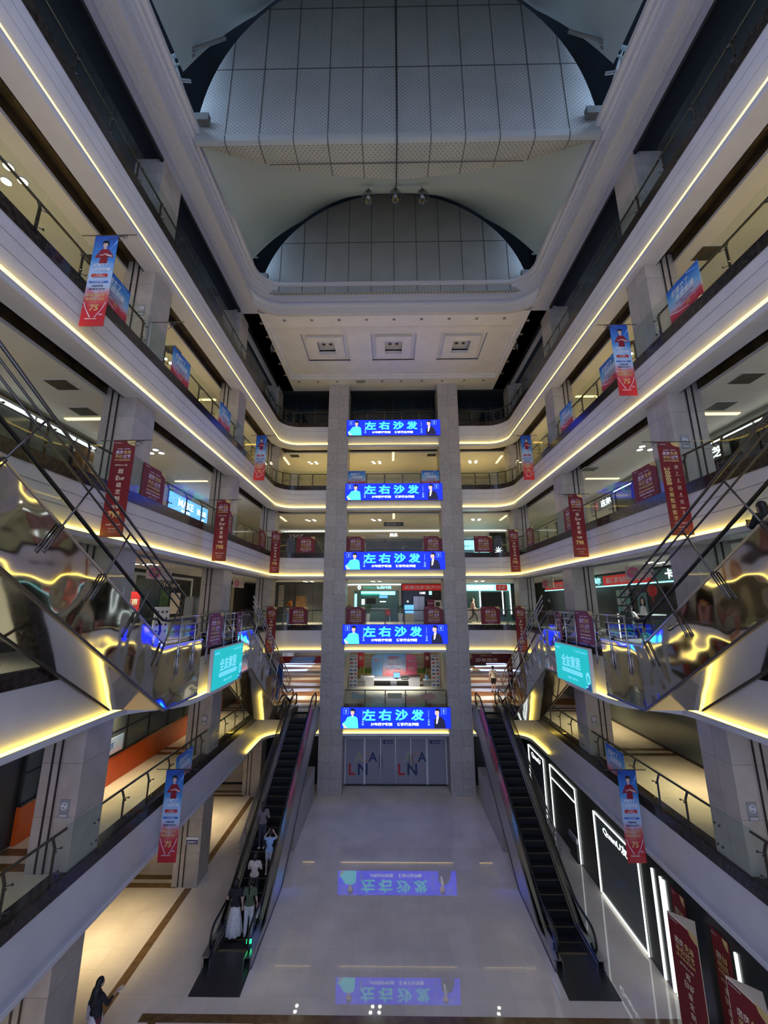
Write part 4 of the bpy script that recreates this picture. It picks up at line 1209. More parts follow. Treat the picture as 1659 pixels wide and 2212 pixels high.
def cluster(x, y, n, label, power, colr=None):
    z = LIP[n + 1]
    warm = n in (1, 2, 5)
    src, f = cl[warm]
    if f: src.location = (x, y, z); src['label'] = label; cl[warm][1] = False
    else: dup(src, (x, y, z), 0, label)
    light(x, y, z - .10, n, power, colr or WARM[n])
bays = {7.4: 'nearest', 15.6: 'second', 23.0: 'farthest'}
for n in range(1, 6):
    for s in (-1, 1):
        if n == 1 and s > 0: continue
        pw = LAMP[n][0 if s < 0 else 1]
        col_ = WARM[n]
        if n == 4 and s > 0: col_ = (.86, .92, 1)
        if n == 3 and s > 0: col_ = (.80, .95, 1)
        for y, w in bays.items():
            cluster(s * 10.3, y + (.6 if n % 2 else 0), n, 'downlight cluster in the %s %s-floor gallery ceiling, %s bay' % (SIDE[s], ORD[n], w), pw, col_)
    if n > 1:
        for x, w in ((-6.4, 'left'), (-1.35, 'central'), (6.3, 'right')):
            if n == 2 and x == -1.35: continue
            cluster(x, 30.0, n, 'downlight cluster in the back %s-floor ceiling, %s bay' % (ORD[n], w), LAMP[n][2])
# deep passages on the second floor
for s in (-1, 1):
    for y in (36, 43, 49):
        cluster(s * 7.5, y, 2, 'downlight cluster in the %s second-floor passage, %s' % (SIDE[s], {36: 'first', 43: 'second', 49: 'last'}[y]), 420)
light(0, 33, LIP[3] - .15, 2, 1600, (1, .95, .85))
# linear lamps
lin = None
def linear(x, y, z, along, label):
    global lin
    if lin is None:
        m = MB(); m.box((-.85, -.07, -.03), (.85, .07, 0), 'linear'); o = lin = m.build('linear_lamp')
    else:
        o = lin.copy(); C.objects.link(o)
    o.location = (x, y, z); o.rotation_euler = (0, 0, PI / 2 if along else 0)
    tag(o, label, 'ceiling lamp', 'linear ceiling lamps')
for n in (4, 5):
    for x, w in ((-8.4, 'left'), (0, 'centre'), (8.3, 'right')):
        linear(x, 29.6 if x else 28.8, LIP[n + 1], True, 'warm linear lamp in the back %s-floor ceiling, %s' % (ORD[n], w))
    for s in (-1, 1):
        for y, w in ((12.6, 'near'), (19.85, 'far')):
            linear(s * 10.7, y, LIP[n + 1], False, '%s warm linear lamp across the %s %s-floor gallery ceiling' % (w, SIDE[s], ORD[n]))
# square air grilles
gr = None
def grille(x, y, n, label):
    global gr
    if gr is None:
        o = gr = thing('air_grille', '', 'air vent', (0, 0, 0), 0, 'square air grilles in the gallery ceilings')
        m = MB(); m.box((-.36, -.3, -.02), (.36, .3, 0), 'trimw'); m.build('frame', o)
        m = MB()
        for i in range(9): m.box((-.31, -.26 + i * .06, -.03), (.31, -.225 + i * .06, -.018), 'walldark')
        m.box((-.32, -.27, -.024), (.32, .27, -.021), 'slot'); m.build('louvre', o)
        o.location = (x, y, LIP[n + 1]); o['label'] = label
    else: dup(gr, (x, y, LIP[n + 1]), 0, label)
for s in (-1, 1):
    grille(s * 9.9, 10.4, 4, 'dark square air grille in the %s fourth-floor gallery ceiling, nearer one' % SIDE[s]); grille(s * 10.5, 12.05, 4, 'dark square air grille in the %s fourth-floor gallery ceiling, farther one' % SIDE[s])
    grille(s * 9.9, 10.75, 5, 'dark square air grille in the %s fifth-floor gallery ceiling, near end' % SIDE[s]); grille(s * 9.9, 15.4, 5, 'dark square air grille in the %s fifth-floor gallery ceiling, far end' % SIDE[s])
grille(-7.5, 28.5, 5, 'dark square air grille in the back fifth-floor ceiling, left bay'); grille(2.9, 28.5, 5, 'dark square air grille in the back fifth-floor ceiling, central bay'); grille(9.3, 18.3, 4, 'small dark air grille in the right fourth-floor ceiling by the middle column')

# ------------------------------------------------------------------ shop fronts, signs and furniture
def sign(name, label, cat, loc, rz, w, h, bg, texts, th=.05, group=None, extra=None, board='board'):
    """flat sign facing local -y, origin at its centre; texts = (string, x, z, height, width, material)"""
    o = thing(name, label, cat, loc, rz, group)
    if bg:
        m = MB(); m.box((-w / 2, 0, -h / 2), (w / 2, th, h / 2), bg); m.build(board, o)
    for t in texts:
        m = MB(); m.text(t[0], t[1], t[2], t[3], t[5], -.006, w=t[4], bold=.02); m.build('lettering', o, recalc=False)
    m = MB()
    if extra: extra(m)
    if m.f: m.build('printing', o, recalc=False)
    return o
RZ = {-1: PI / 2, 1: -PI / 2}

# no-smoking plates on the columns (front faces)
def nosmoke(x, y, z, label):
    o = thing('no_smoking_sign', label, 'sign', (x, y, z), 0, 'no smoking plates on the columns')
    m = MB(); m.box((-.12, -.0, -.14), (.12, .012, .14), 'grey'); m.box((-.12, 0, -.26), (.12, .012, -.16), 'grey'); m.build('plate', o)
    m = MB(); ring = [(.075 * math.cos(t * PI / 12), -.004, .075 * math.sin(t * PI / 12)) for t in range(24)]
    m.tube(ring, .009, 'white', 5, closed=True); m.obox((-.05, -.004, .05), (.05, -.004, -.05), .014, .006, 'white', up=(0, 1, 0)); m.box((-.05, -.006, -.012), (.055, -.002, .012), 'white')
    m.text('请勿吸烟', 0, -.21, .05, 'white', -.004, w=.17); m.build('symbol', o, recalc=False)
for x, y, n, w in ((-8.47, 11.18, 2, 'first left column of the second floor'), (8.47, 11.18, 2, 'first right column of the second floor'), (-8.47, 11.18, 5, 'first left column of the fifth floor'),
                   (8.47, 11.18, 4, 'first right column of the fourth floor'), (-8.47, 11.18, 4, 'first left column of the fourth floor'), (8.47, 18.88, 2, 'second right column of the second floor'), (-8.47, 18.88, 2, 'second left column of the second floor')):
    nosmoke(x, y - .0, FL[n] + 1.45, 'grey no smoking plate on the %s' % w)
sign('notice_plate', 'white and black notice plate on the ground-floor column at left', 'sign', (-8.52, 18.87, 1.63), 0, .5, .26, 'white', [('监控区域', 0, -.04, .08, .4, 'white')], .01,
     extra=lambda m: (m.rect(-.24, -.12, .24, .04, -.003, 'navy_t')))

# ---- ground floor, middle: filmed glass doors
o = thing('door_1', 'frosted glass entrance doors with coloured letters between the pillars', 'door', (0, 28.1, 0)); o['kind'] = 'structure'
del o['label'], o['category']
m = MB(); m.box((-3.25, 0, 2.72), (3.25, .12, 3.2), 'panelgrey'); m.box((-3.25, -.02, 0), (3.25, .12, .09), 'black')
for x in (-3.22, -1.98, 1.98, 3.22): m.box((x - .06, -.04, .09), (x + .06, .1, 2.74), 'trimw')
m.box((-3.25, -.03, 2.70), (3.25, .1, 2.76), 'trimw'); m.build('frame', o)
for a, b, nm in ((-3.16, -2.04, 'side_pane'), (-1.92, -.97, 'door_leaf'), (-.95, -.01, 'door_leaf'), (.01, .95, 'door_leaf'), (.97, 1.92, 'door_leaf'), (2.04, 3.16, 'side_pane')):
    m = MB(); m.box((a, .02, .10), (b, .04, 2.70), 'panelgrey'); m.build(nm, o)
for ox in (-2.95, .18):
    m = MB()
    for ch, x, z, h, mt in (('A', .62, 1.62, .56, 'sticky'), ('C', 1.05, 1.62, .56, 'stickr'), ('A', 1.50, 1.62, .56, 'navy_t'), ('L', .18, .92, .66, 'red2'), ('i', .50, .82, .44, 'stickg'), ('N', .86, .92, .66, 'navy_t')):
        m.text(ch, ox + x, z, h, mt, .012, bold=.02)
    m.build('lettering', o, recalc=False)
for x in (-1.05, -.87, .87, 1.05):
    m = MB(); m.tube([(x, -.05, 1.0), (x, -.05, 1.75)], .018, 'dsteel', 6); m.build('pull_handle', [c for c in o.children if c.name.startswith('door_leaf')][(0 if x < -1 else 1) if x < 0 else (2 if x < 1 else 3)])
for x, w in ((-.5, 'middle'), (2.5, 'right')):
    sign('door_sticker', 'small dark blue sticker high on the glass doors, %s one' % w, 'sticker', (x, 28.09, 2.48), 0, .62, .18, 'navy_t', [('推 PUSH', .05, 0, .09, .4, 'lilac')], .008)

# ---- ground floor, right: black shop front with white light frames, flush under the balcony
xr = 7.98
m = MB(); m.box((xr + .0, Y0, 0), (xr + .2, 27.9, 3.2), 'shopblack'); struct(m, 'wall_right')
def light_frame(y0, y1, z0, z1, label, glassm, text=None, bars=()):
    o = thing('shop_window', label, 'shop window', (xr, (y0 + y1) / 2, 0), -PI / 2, 'lit windows of the black ground-floor shop front')
    h = (y1 - y0) / 2
    m = MB(); m.box((-h, -.012, z0), (h, 0, z1), glassm); m.build('pane', o)
    m = MB()
    for a, b, c, d in ((-h, z1 - .035, h, z1), (-h, z0, -h + .035, z1), (h - .035, z0, h, z1)): m.box((a, -.05, b), (c, -.012, d), 'ledw')
    for z in bars: m.box((-h + .1, -.05, z), (h - .1, -.012, z + .035), 'ledw')
    m.build('light_frame', o)
    if text:
        m = MB(); m.text(text, 0.0, z1 - .36, .30, 'whitelit', -.02, w=min(2 * h - .35, len(text) * .28), bold=.02); m.build('lettering', o, recalc=False)
light_frame(24.2, 26.6, .05, 2.85, 'lit shop window with a cyan word, far end of the black ground-floor front', 'shopglass', 'QuanU')
light_frame(20.4, 23.3, .05, 2.95, 'open dark shop doorway framed in white light, black ground-floor front', 'black', None, (2.35,))
light_frame(15.75, 18.75, .05, 2.85, 'large glazed shop window with a lit name, black ground-floor front', 'shopglass', 'QuanU友', (.05,))
for y, w in ((15.0, 'first from the far side'), (14.6, 'second from the far side'), (14.45, 'third from the far side'), (11.85, 'between the red posters')):
    m = MB(); m.box((-.035, -.04, 0.04), (.035, 0, 2.9), 'ledw'); o = m.build('light_slit', loc=(xr, y, 0)); o.rotation_euler = (0, 0, -PI / 2)
    tag(o, 'white vertical light slit in the black ground-floor front, %s' % w, 'light', 'vertical light slits')
o = thing('display_shelf', 'grey display ledge in the open dark shop doorway at right', 'shelf', (7.9, 20.9, 0), 0)
m = MB(); m.box((-.05, -.4, .75), (.05, .4, .95), 'grey'); m.build('ledge', o); m = MB(); m.box((-.04, -.38, 0), (.04, .38, .75), 'black'); m.build('support', o)
def red_poster(loc, rz, w, h, label, box=0.0):
    o = thing('poster_column' if box else 'wall_poster', label, 'poster', loc, rz, 'red posters of the ground-floor front')
    m = MB()
    if box:
        m.prism([(-w / 2, 0), (w / 2, 0), (0, box)], lambda a, b: (a, b, 0), lambda a, b: (a, b, h), 'cream')
        m.rect(-w / 2 + .02, .02, w / 2 - .02, h - .04, -.004, 'red')
    else: m.box((-w / 2, 0, 0), (w / 2, .02, h), 'red')
    k = w / 1.0
    m.xz([(w / 2, h), (w / 2 - .3 * k, h), (w / 2 - .24 * k, h - .12), (w / 2 - .1 * k, h - .2), (w / 2, h - .22)], -.008, 'gold')
    m.build('board', o, recalc=False)
    m = MB(); y = -.012
    m.text('Qualityhome', -.28 * k, h - .09, .05, 'white', y, w=.3 * k)
    m.text('店庆', -.16 * k, h - .50, .17, 'cream', y, w=.30 * k, bold=.02); m.text('免单', .17 * k, h - .50, .17, 'gold', y, w=.30 * k, bold=.02); m.text('半价过节', 0, h - .69, .17, 'gold', y, w=.62 * k, bold=.02); m.text('庆中秋迎国庆', 0, h - .84, .08, 'gold', y, w=.62 * k, bold=.02)
    m.text('欧松|UL板', 0, h - 1.0, .07, 'cream', y, w=.45 * k)
    for i, c in enumerate(('超', 'ENF', '级', '定', '制')): m.text(c, 0, h - 1.18 - .21 * i, .15, 'cream', y, w=(.15 if len(c) == 1 else .3) * k)
    m.text('“仅售”', 0, h - 2.25, .1, 'cream', y, w=.3 * k); m.text('798', 0, h - 2.52, .24, 'gold', y, w=.45 * k, bold=.03)
    m.build('lettering', o, recalc=False)
red_poster((7.96, 13.85, .1), -PI / 2, .55, 2.85, 'flat dark red poster on the black shop front behind the nearer red column')
red_poster((7.96, 12.35, .1), -PI / 2, .55, 2.85, 'flat dark red poster on the black shop front between the two red columns')
red_poster((7.45, 13.0, 0), -PI / 2 + .15, .95, 2.75, 'red triangular promotion column reading 798 before the black shop front', .42)
red_poster((7.45, 11.0, 0), -PI / 2 + .15, .95, 2.75, 'red triangular promotion column at the lower right edge', .42)

# ---- second floor left: orange plinth with glazed shop fronts
xo = -10.55
for y0, y1, w in ((5.0, 10.9, 'nearest'), (12.3, 25.9, 'farther')):
    o = thing('shop_plinth', 'bright orange shop plinth on the left second floor, %s stretch' % w, 'plinth', (xo, (y0 + y1) / 2, FL[2]), 0, 'orange plinths of the second-floor shop')
    h = (y1 - y0) / 2
    m = MB(); m.box((-.05, -h, 0), (.06, h, .92), 'orange'); m.build('orange_board', o); m = MB(); m.box((-.05, -h, .92), (.08, h, .98), 'granite'); m.build('sill', o)
    m = MB(); m.box((-.045, -h, .98), (-.02, h, 2.85), 'shopglass')
    m.build('glazing', o)
    m = MB()
    for i in range(int(2 * h / 1.5) + 1): m.box((-.02, -h + i * 1.5 - .025, .98), (.02, -h + i * 1.5 + .025, 2.85), 'black')
    m.box((-.02, -h, 1.7), (.0, h, 1.74), 'black'); m.build('mullions', o)
m = MB(); m.box((-.03, -.03, 0), (.03, .03, 2.9), 'ledw'); tag(m.build('light_slit', loc=(-10.4, 11.0, FL[2])), 'white light strip beside the first left column, second floor', 'light', 'vertical light slits')
sign('window_poster', 'red and white poster leaning in the near left second-floor shop window', 'poster', (-10.46, 8.9, FL[2] + 1.35), PI / 2, 1.5, .7, 'red2', [('钜惠', 0, 0, .3, .7, 'white')], .02)
sign('window_poster', 'blue and pink posters in the left second-floor shop window behind the column', 'poster', (-10.46, 15.2, FL[2] + 1.3), PI / 2, 2.6, .55, 'pink', [('家居生活节', 0, 0, .25, 1.5, 'pblue')], .02)
o = thing('cup_stand', 'black floor display stand in the left second-floor shop window', 'stand', (-10.53, 13.1, FL[2] + .98))
m = MB(); m.box((-.0, -.18, 0), (.05, .18, 1.5), 'black'); m.build('panel', o); m = MB(); m.oval(0, 0, .1, .13, 0, 'gold'); m.build('emblem', o).matrix_basis = Matrix.Translation((.06, 0, 1.2)) @ Matrix.Rotation(PI / 2, 4, 'Z')

# ---- second floor right: low glazed sill, red flowers on an easel
o = thing('shop_window_wall', 'low glazed shop window wall along the right second-floor gallery', 'shop window', (11.9, 18.2, FL[2]))
m = MB(); m.box((0, -7.5, 0), (.1, 7.5, .10), 'granite'); m.build('sill', o); m = MB(); m.box((.03, -7.5, .1), (.06, 7.5, 2.9), 'shopglass'); m.build('glazing', o)
m = MB(); m.box((0, -3.2, .1), (.08, -2.7, 2.9), 'brown'); m.build('mullion', o)
o = thing('flower_easel', 'red and pink flower arrangement on a black easel, right second floor', 'flowers', (11.0, 13.55, FL[2]))
m = MB()
for a, b in ((-.25, .15), (.25, .15), (0, -.3)): m.tube([(b, a, 0), (0, a * .2, 1.25)], .016, 'black', 5)
m.build('easel', o)
m = MB()
for i in range(46):
    a = random.uniform(0, 2 * PI); r = random.uniform(0, .33); z = random.uniform(.95, 1.9)
    m.ell((r * math.cos(a) * .6, r * math.sin(a), z), (.085, .085, .07), random.choice(('red2', 'pink2', 'cream', 'red2')), 7, 5)
m.build('blossoms', o, smooth=True)
for s, y, t, w in ((1, 24.6, 'KOBE 家居', 'right'), (1, 15.2, 'CN 软床', 'right'), (-1, 19.5, 'SOUNDHOME', 'left')):
    sign('lit_shop_sign', 'white lit shop lettering on the %s second-floor gallery wall%s' % (w, '' if s < 0 else (', far end, a painted reflection' if y > 20 else ', near end')), 'sign', (s * (11.85 if s > 0 else 10.45), y, FL[2] + 2.55), RZ[s], 2.6, .4, 'shopblack', [(t, 0, 0, .26, 2.1, 'whitelit')], .04)  # the far right word is a reflection in the shop glass, painted as glow

# ---- second floor middle: service shop with backdrop, desk, plants
zf = FL[2]
o = thing('backdrop_board', 'large printed backdrop of blue, white and pink panels behind the service desk', 'backdrop', (0, 34.9, zf + 1.32))
m = MB(); m.xz([(-1.85, -.8), (-.95, -.8), (-.95, .86), (-1.45, .86), (-1.70, .74), (-1.85, .45)], 0, 'lblue', .06); m.build('left_panel', o)
m = MB(); m.box((-.93, -.02, -.82), (.98, .04, .88), 'pink'); m.build('middle_panel', o)
m = MB(); m.xz([(1.0, -.8), (1.9, -.8), (1.9, .40), (1.76, .74), (1.5, .86), (1.0, .86)], 0, 'pink2', .06); m.build('right_panel', o)
m = MB(); m.text('全民抢', -.02, .62, .25, 'red2', -.03, w=.9, bold=.03); m.text('超级直播间', 0, .32, .24, 'white', -.03, w=1.2, bold=.03); m.text('年度钜惠 全城狂欢', 0, .08, .10, 'red2', -.03, w=1.05); m.text('杨丽来了', 0, -.12, .10, 'pblue', -.03, w=.6); m.text('家居生活节 年度盛典直播', 0, -.26, .08, 'red2', -.03, w=1.2)
m.text('直播', -1.4, .42, .2, 'pink2', -.01, w=.5); m.text('爆款福利', 1.45, .35, .12, 'white', -.01, w=.6); m.text('好礼', 1.45, -.2, .25, 'cream', -.01, w=.5); m.build('lettering', o, recalc=False)
o = thing('glass_wall_shelf', 'backlit glass shelving on the wood wall behind the backdrop', 'shelf', (0, 35.3, zf))
m = MB()
for z in (1.2, 1.55, 1.9, 2.2): m.box((-2.5, 0, z), (2.5, .08, z + .03), 'silver')
m.box((-2.5, .03, 2.3), (2.5, .08, 2.6), 'cyanlit'); m.build('shelves', o)
m = MB(); m.box((-2.6, 0, .65), (2.6, .06, 1.0), 'green'); m.build('hedge_panel', o)
o = thing('service_desk', 'white service desk with drawers in the shop behind the lowest screen', 'desk', (0, 33.4, zf))
m = MB(); m.box((-1.6, 0, .40), (1.3, .6, .46), 'white'); m.build('low_top', o)
m = MB(); m.box((-2.4, -.1, 0), (-1.6, .6, .68), 'white'); m.build('left_cabinet', o); m = MB(); m.box((1.15, -.1, 0), (2.0, .6, .70), 'white'); m.box((1.1, -.12, .70), (2.05, .62, .76), 'granite'); m.build('right_cabinet', o)
m = MB(); m.box((-1.6, .55, 0), (1.15, .6, .64), 'silver'); m.build('modesty_panel', o); m = MB(); m.box((-1.6, .4, 0), (-.3, .5, .36), 'black'); m.box((.2, .4, 0), (1.1, .5, .36), 'black'); m.build('shelf_gap', o)
o = thing('computer_monitor', 'dark computer monitor on the white service desk', 'monitor', (.2, 33.75, zf + .46))
m = MB(); m.box((-.27, 0, .10), (.27, .04, .50), 'black'); m.rect(-.25, .12, .25, .48, -.003, 'bluelit'); m.build('screen', o, recalc=False); m = MB(); m.box((-.12, -.06, 0), (.12, .1, .02), 'black'); m.box((-.03, 0, .02), (.03, .03, .12), 'black'); m.build('stand', o)
o = thing('printer', 'dark grey printer on the white service desk', 'printer', (.82, 33.6, zf + .46)); m = MB(); m.box((-.28, -.15, 0), (.28, .25, .30), 'walldark'); m.build('body', o); m = MB(); m.box((-.22, -.22, .08), (.22, -.15, .11), 'grey'); m.build('tray', o)
for s in (-1, 1):
    o = thing('side_counter', 'low white side counter at the %s end of the service shop' % SIDE[s], 'counter', (s * 2.72, 33.3, zf), 0)
    m = MB(); m.box((-.45, 0, 0), (.45, .6, .44), 'grey'); m.build('body', o); m = MB(); m.box((-.47, -.02, .44), (.47, .62, .48), 'white'); m.build('top', o)
    o = thing('potted_plant', '%s on the %s side counter of the service shop' % ('yellow-green potted plant' if s < 0 else 'dark leafy plant in a glass vase', SIDE[s]), 'plant', (s * 2.55, 33.5, zf + .48))
    m = MB(); m.lathe([(.10, 0), (.14, .26), (.15, .30), (.12, .30)], (0, 0, 0), 'pot' if s < 0 else 'lblue', 12); m.build('pot', o)
    m = MB()
    for i in range(40):
        a = i * 2.4; r = .06 + .16 * ((i * 7) % 10) / 10; z = .34 + .55 * i / 40
        m.xz([(0, 0), (.05, .06), (.0, .20), (-.05, .06)], 0, 'leafy' if s < 0 else 'leaf')
        k = len(m.v) - 4
        R3 = Matrix.Rotation(a, 3, 'Z') @ Matrix.Rotation(.7, 3, 'X')
        for j in range(k, k + 4):
            v = R3 @ Vector(m.v[j]); m.v[j] = (v.x + r * math.cos(a), v.y + r * math.sin(a), v.z + z)
    m.build('foliage', o, recalc=False)
    def marks(m):
        for i in range(8):
            for j in (-1, 1): m.oval(j * .16 + .02 * (i % 3), .85 - i * .27, .08 + .03 * ((i * 3 + j) % 3), .06, -.008, ('navy_t', 'red2', 'grey', 'pblue')[(i + (j > 0)) % 4], 9)
    sign('price_poster', 'tall white poster of small product pictures at the %s side of the service shop' % SIDE[s], 'poster', (s * 3.2, 33.0, zf + 1.2), 0, .66, 2.4, 'white', [('限时抢购', 0, 1.08, .08, .45, 'navy_t')], .03, extra=marks)
    sign('wall_poster', 'hanging %s poster beside the %s white poster of the service shop' % ('orange-red' if s < 0 else 'dark red', SIDE[s]), 'poster', (s * 2.72, 34.5, zf + 1.75), 0, .5, 1.25, 'red2' if s < 0 else 'red', [('惠', 0, .2, .3, .3, 'cream')], .02)
for x, mt, w, sh in ((-2.4, 'stickg', 'sage green', 0), (-.05, 'sticky', 'olive', 1), (2.05, 'stickr', 'rose', 2)):
    m = MB()
    if sh == 0: m.xz([(-.38, .05), (-.3, -.18), (.4, -.18), (.5, .12), (.2, .02), (-.05, .16), (-.3, .2)], 0, mt)
    elif sh == 1: m.xz([(-.45, -.16), (.45, -.16), (.45, .16), (-.45, .16)], 0, mt)
    else: m.xz([(-.45, 0), (-.28, -.22), (.28, -.22), (.45, 0), (.2, .2), (0, .14), (-.2, .2)], 0, mt)
    tag(m.build('glass_sticker', loc=(x, 26.96, zf + .66), recalc=False), '%s sticker on the glass balustrade under the service shop' % w, 'sticker')

# ---- second floor: decorated arches over the side passages
for s in (-1, 1):
    bgm = 'bannerb' if s < 0 else 'red'
    o = thing('promotion_arch', ('blue and red printed arch over the left second-floor passage' if s < 0 else 'dark red anniversary arch over the right second-floor passage'), 'arch', (s * 6.35, 28.75, zf))
    m = MB(); m.box((-1.62, 0, 2.35), (1.62, .12, 2.78 if s < 0 else 2.95), 'red2' if s < 0 else 'red'); m.build('top_board', o)
    for e in (-1, 1):
        m = MB(); a, b = sorted((e * 1.62, e * 1.30)); m.box((a, 0, 0), (b, .12, 2.35), 'signb' if s < 0 else 'red'); m.build('side_board', o)
    m = MB()
    if s < 0:
        m.xz([(-.9, 2.36), (.75, 2.36), (.95, 2.77), (-.6, 2.77)], -.004, 'lblue'); m.text('杨丽来了', -.1, 2.66, .15, 'white', -.01, w=.85, slant=.2, bold=.02); m.text('年度钜惠生活节', .05, 2.46, .14, 'white', -.01, w=1.3, slant=.2, bold=.02)
        for i in range(3): m.text(('钜', '惠', '节')[i], 1.46, 1.2 - .35 * i, .2, 'lilac', -.01)
    else:
        m.text('周年店庆', -.1, 2.55, .26, 'cream', -.01, w=1.5, bold=.02); m.text('感恩全城', -.1, 2.83, .10, 'gold', -.01, w=.8); m.oval(-1.25, 2.80, .2, .16, -.008, 'gold'); m.oval(1.2, 2.75, .22, .09, -.008, 'purple')
        for i, z in enumerate((2.05, 1.7, 1.35, .9, .6)): m.oval(-1.46, z, .1, .1, -.006, ('stickg', 'cream', 'navy_t', 'gold', 'cream')[i], 10); m.oval(1.46, z, .1, .1, -.006, ('cream', 'lilac', 'gold', 'stickg', 'cream')[i], 10)
    m.build('printing', o, recalc=False)
m = MB(); m.tube([(0, 0, 0), (1.0, -3.2, 0), (3.0, -3.2, 0)], .05, 'ledw', 6); tag(m.build('floor_light_line', loc=(4.6, 44, zf + .12)), 'white light line edging the display platform in the right passage', 'light')
o = thing('sofa', 'dark sofa on the display platform in the right second-floor passage', 'sofa', (8.0, 42.8, zf + .15)); m = MB(); m.box((-1.4, 0, .0), (1.4, .9, .42), 'walldark'); m.build('seat', o); m = MB(); m.box((-1.4, .7, .42), (1.4, .95, .85), 'walldark'); m.build('backrest', o)

# ---- third floor, back
zt = FL[3]; yb = 34.5
o = thing('storefront', 'cream shop front with green lettering and teal interior, back of the third floor', 'shop front', (-1.75, yb, zt))
m = MB(); m.box((-2.4, -.1, 2.45), (2.4, .05, 2.98), 'wallcream'); m.box((-2.4, -.1, 0), (-1.6, .05, 2.45), 'wallcream'); m.box((2.2, -.1, 0), (2.4, .05, 2.45), 'wallcream'); m.build('portal', o)
m = MB(); m.box((-2.4, -.14, 2.92), (2.4, -.08, 3.0), 'whitelit'); m.build('light_edge', o)
m = MB(); m.box((-1.6, .0, 0), (2.2, .04, 2.45), 'tealwall'); m.build('interior', o)
m = MB(); m.box((-1.0, -.06, 2.1), (1.9, .0, 2.4), 'cyanlit'); m.box((-1.0, -.065, 2.08), (.6, -.0, 2.2), 'greenlit'); m.build('light_box', o)
m = MB(); m.text('Vaillant', -.3, 2.72, .22, 'greenlit', -.11, w=1.1, bold=.02); m.text('德国威能', .95, 2.72, .24, 'cyanlit', -.11, w=1.25, bold=.02); m.oval(-1.15, 2.72, .14, .17, -.11, 'whitelit'); m.oval(-1.15, 2.72, .06, .08, -.115, 'greenlit'); m.build('lettering', o, recalc=False)
m = MB(); m.rect(-.55, 1.35, .25, 1.85, -.02, 'black'); m.rect(.55, 1.85, 1.25, 2.05, -.02, 'bluelit'); m.build('wall_screens', o, recalc=False)
m = MB(); m.rect(-.95, 1.3, -.7, 1.75, -.02, 'whitelit'); m.rect(.6, 1.5, 1.1, 1.58, -.02, 'whitelit'); m.rect(-1.55, .7, -1.35, 2.2, -.02, 'cyanlit'); m.build('wall_lights', o, recalc=False)
sign('promotion_banner', 'bright red banner with white characters on the back third-floor shops', 'banner', (2.5, 34.56, zt + 2.72), 0, 3.5, .5, 'redlit', [('买家电就选海尔', 0, 0, .30, 3.1, 'white')], .03)
o = thing('storefront', 'dark appliance shop front under the red banner, back of the third floor', 'shop front', (2.55, yb, zt))
m = MB(); m.box((-1.7, -.05, 0), (1.7, .05, 2.45), 'shopblack'); m.build('dark_wall', o)
m = MB(); m.text('CMES', -.1, 2.25, .18, 'whitelit', -.07, w=.5); m.text('O', -1.35, 1.55, .16, 'whitelit', -.07); m.build('lettering', o, recalc=False)
m = MB(); m.rect(.45, 2.1, .7, 2.4, -.07, 'cyanlit'); m.build('light_box', o, recalc=False)
o = thing('refrigerator', 'silver double-door refrigerator in the dark appliance shop', 'refrigerator', (2.1, 34.0, zt)); 
for e in (-1, 1):
    m = MB(); a, b = sorted((e * .01, e * .45)); m.box((a, -.2, .05), (b, .3, 1.95), 'silver'); m.build('door', o)
m = MB(); m.box((-.46, -.15, 0), (.46, .35, 1.98), 'grey'); m.build('cabinet', o)
sign('notice_stand', 'purple and white notice stand in front of the dark appliance shop', 'sign', (3.05, 33.7, zt + .855), 0, .62, 1.7, 'purple', [('全屋家电', 0, .55, .1, .45, 'white')], .04, extra=lambda m: m.rect(-.25, -.2, .25, .25, -.008, 'lilac'))
sign('display_board', 'white display board with dark square print beside the notice stand', 'sign', (3.65, 33.8, zt + 1.15), 0, .55, 1.0, 'white', [], .04, extra=lambda m: (m.rect(-.17, .0, .17, .34, -.008, 'walldark'), [m.tube([(q, .02, -1.15), (q, .02, -.4)], .015, 'dsteel', 5) for q in (-.2, .2)]))
sign('low_screen', 'small bright blue and violet screen on a white plinth, back third floor', 'screen', (1.25, 33.4, zt + .95), 0, .75, .65, 'bluelit', [], .05)
o = thing('display_plinth', 'white plinth under the small bright screen, back third floor', 'plinth', (1.25, 33.4, zt)); m = MB(); m.box((-.38, 0, 0), (.38, .4, .60), 'cream'); m.build('body', o); m = MB(); m.box((-.4, -.02, .58), (.4, .42, .62), 'white'); m.build('top', o)
for x, w in ((-3.75, 'left end'), (.55, 'centre'), (-2.1, 'middle')):
    o = thing('potted_plant', 'dark leafy plant in a white pot at the back third-floor shops, %s' % w, 'plant', (x, 33.2, zt), 0)
    m = MB(); m.lathe([(.16, 0), (.2, .55), (.22, .6), (.16, .6)], (0, 0, 0), 'pot', 12); m.build('pot', o)
    m = MB(); 
    for i in range(46):
        a = i * 2.4; r = .05 + .22 * ((i * 7) % 10) / 10; z = .62 + .55 * i / 46
        m.xz([(0, 0), (.06, .08), (.0, .28), (-.06, .08)], 0, 'leaf'); k = len(m.v) - 4
        R3 = Matrix.Rotation(a, 3, 'Z') @ Matrix.Rotation(.8, 3, 'X')
        for j in range(k, k + 4):
            v = R3 @ Vector(m.v[j]); m.v[j] = (v.x + r * math.cos(a), v.y + r * math.sin(a), v.z + z)
    m.build('foliage', o, recalc=False)
o = thing('reception_counter', 'teal shop counter with a red chair back, back third floor', 'counter', (-1.3, 33.9, zt)); m = MB(); m.box((-.9, 0, 0), (.9, .5, .95), 'tealwall'); m.build('body', o); m = MB(); m.box((-.95, -.03, .95), (.95, .53, 1.0), 'white'); m.build('top', o)
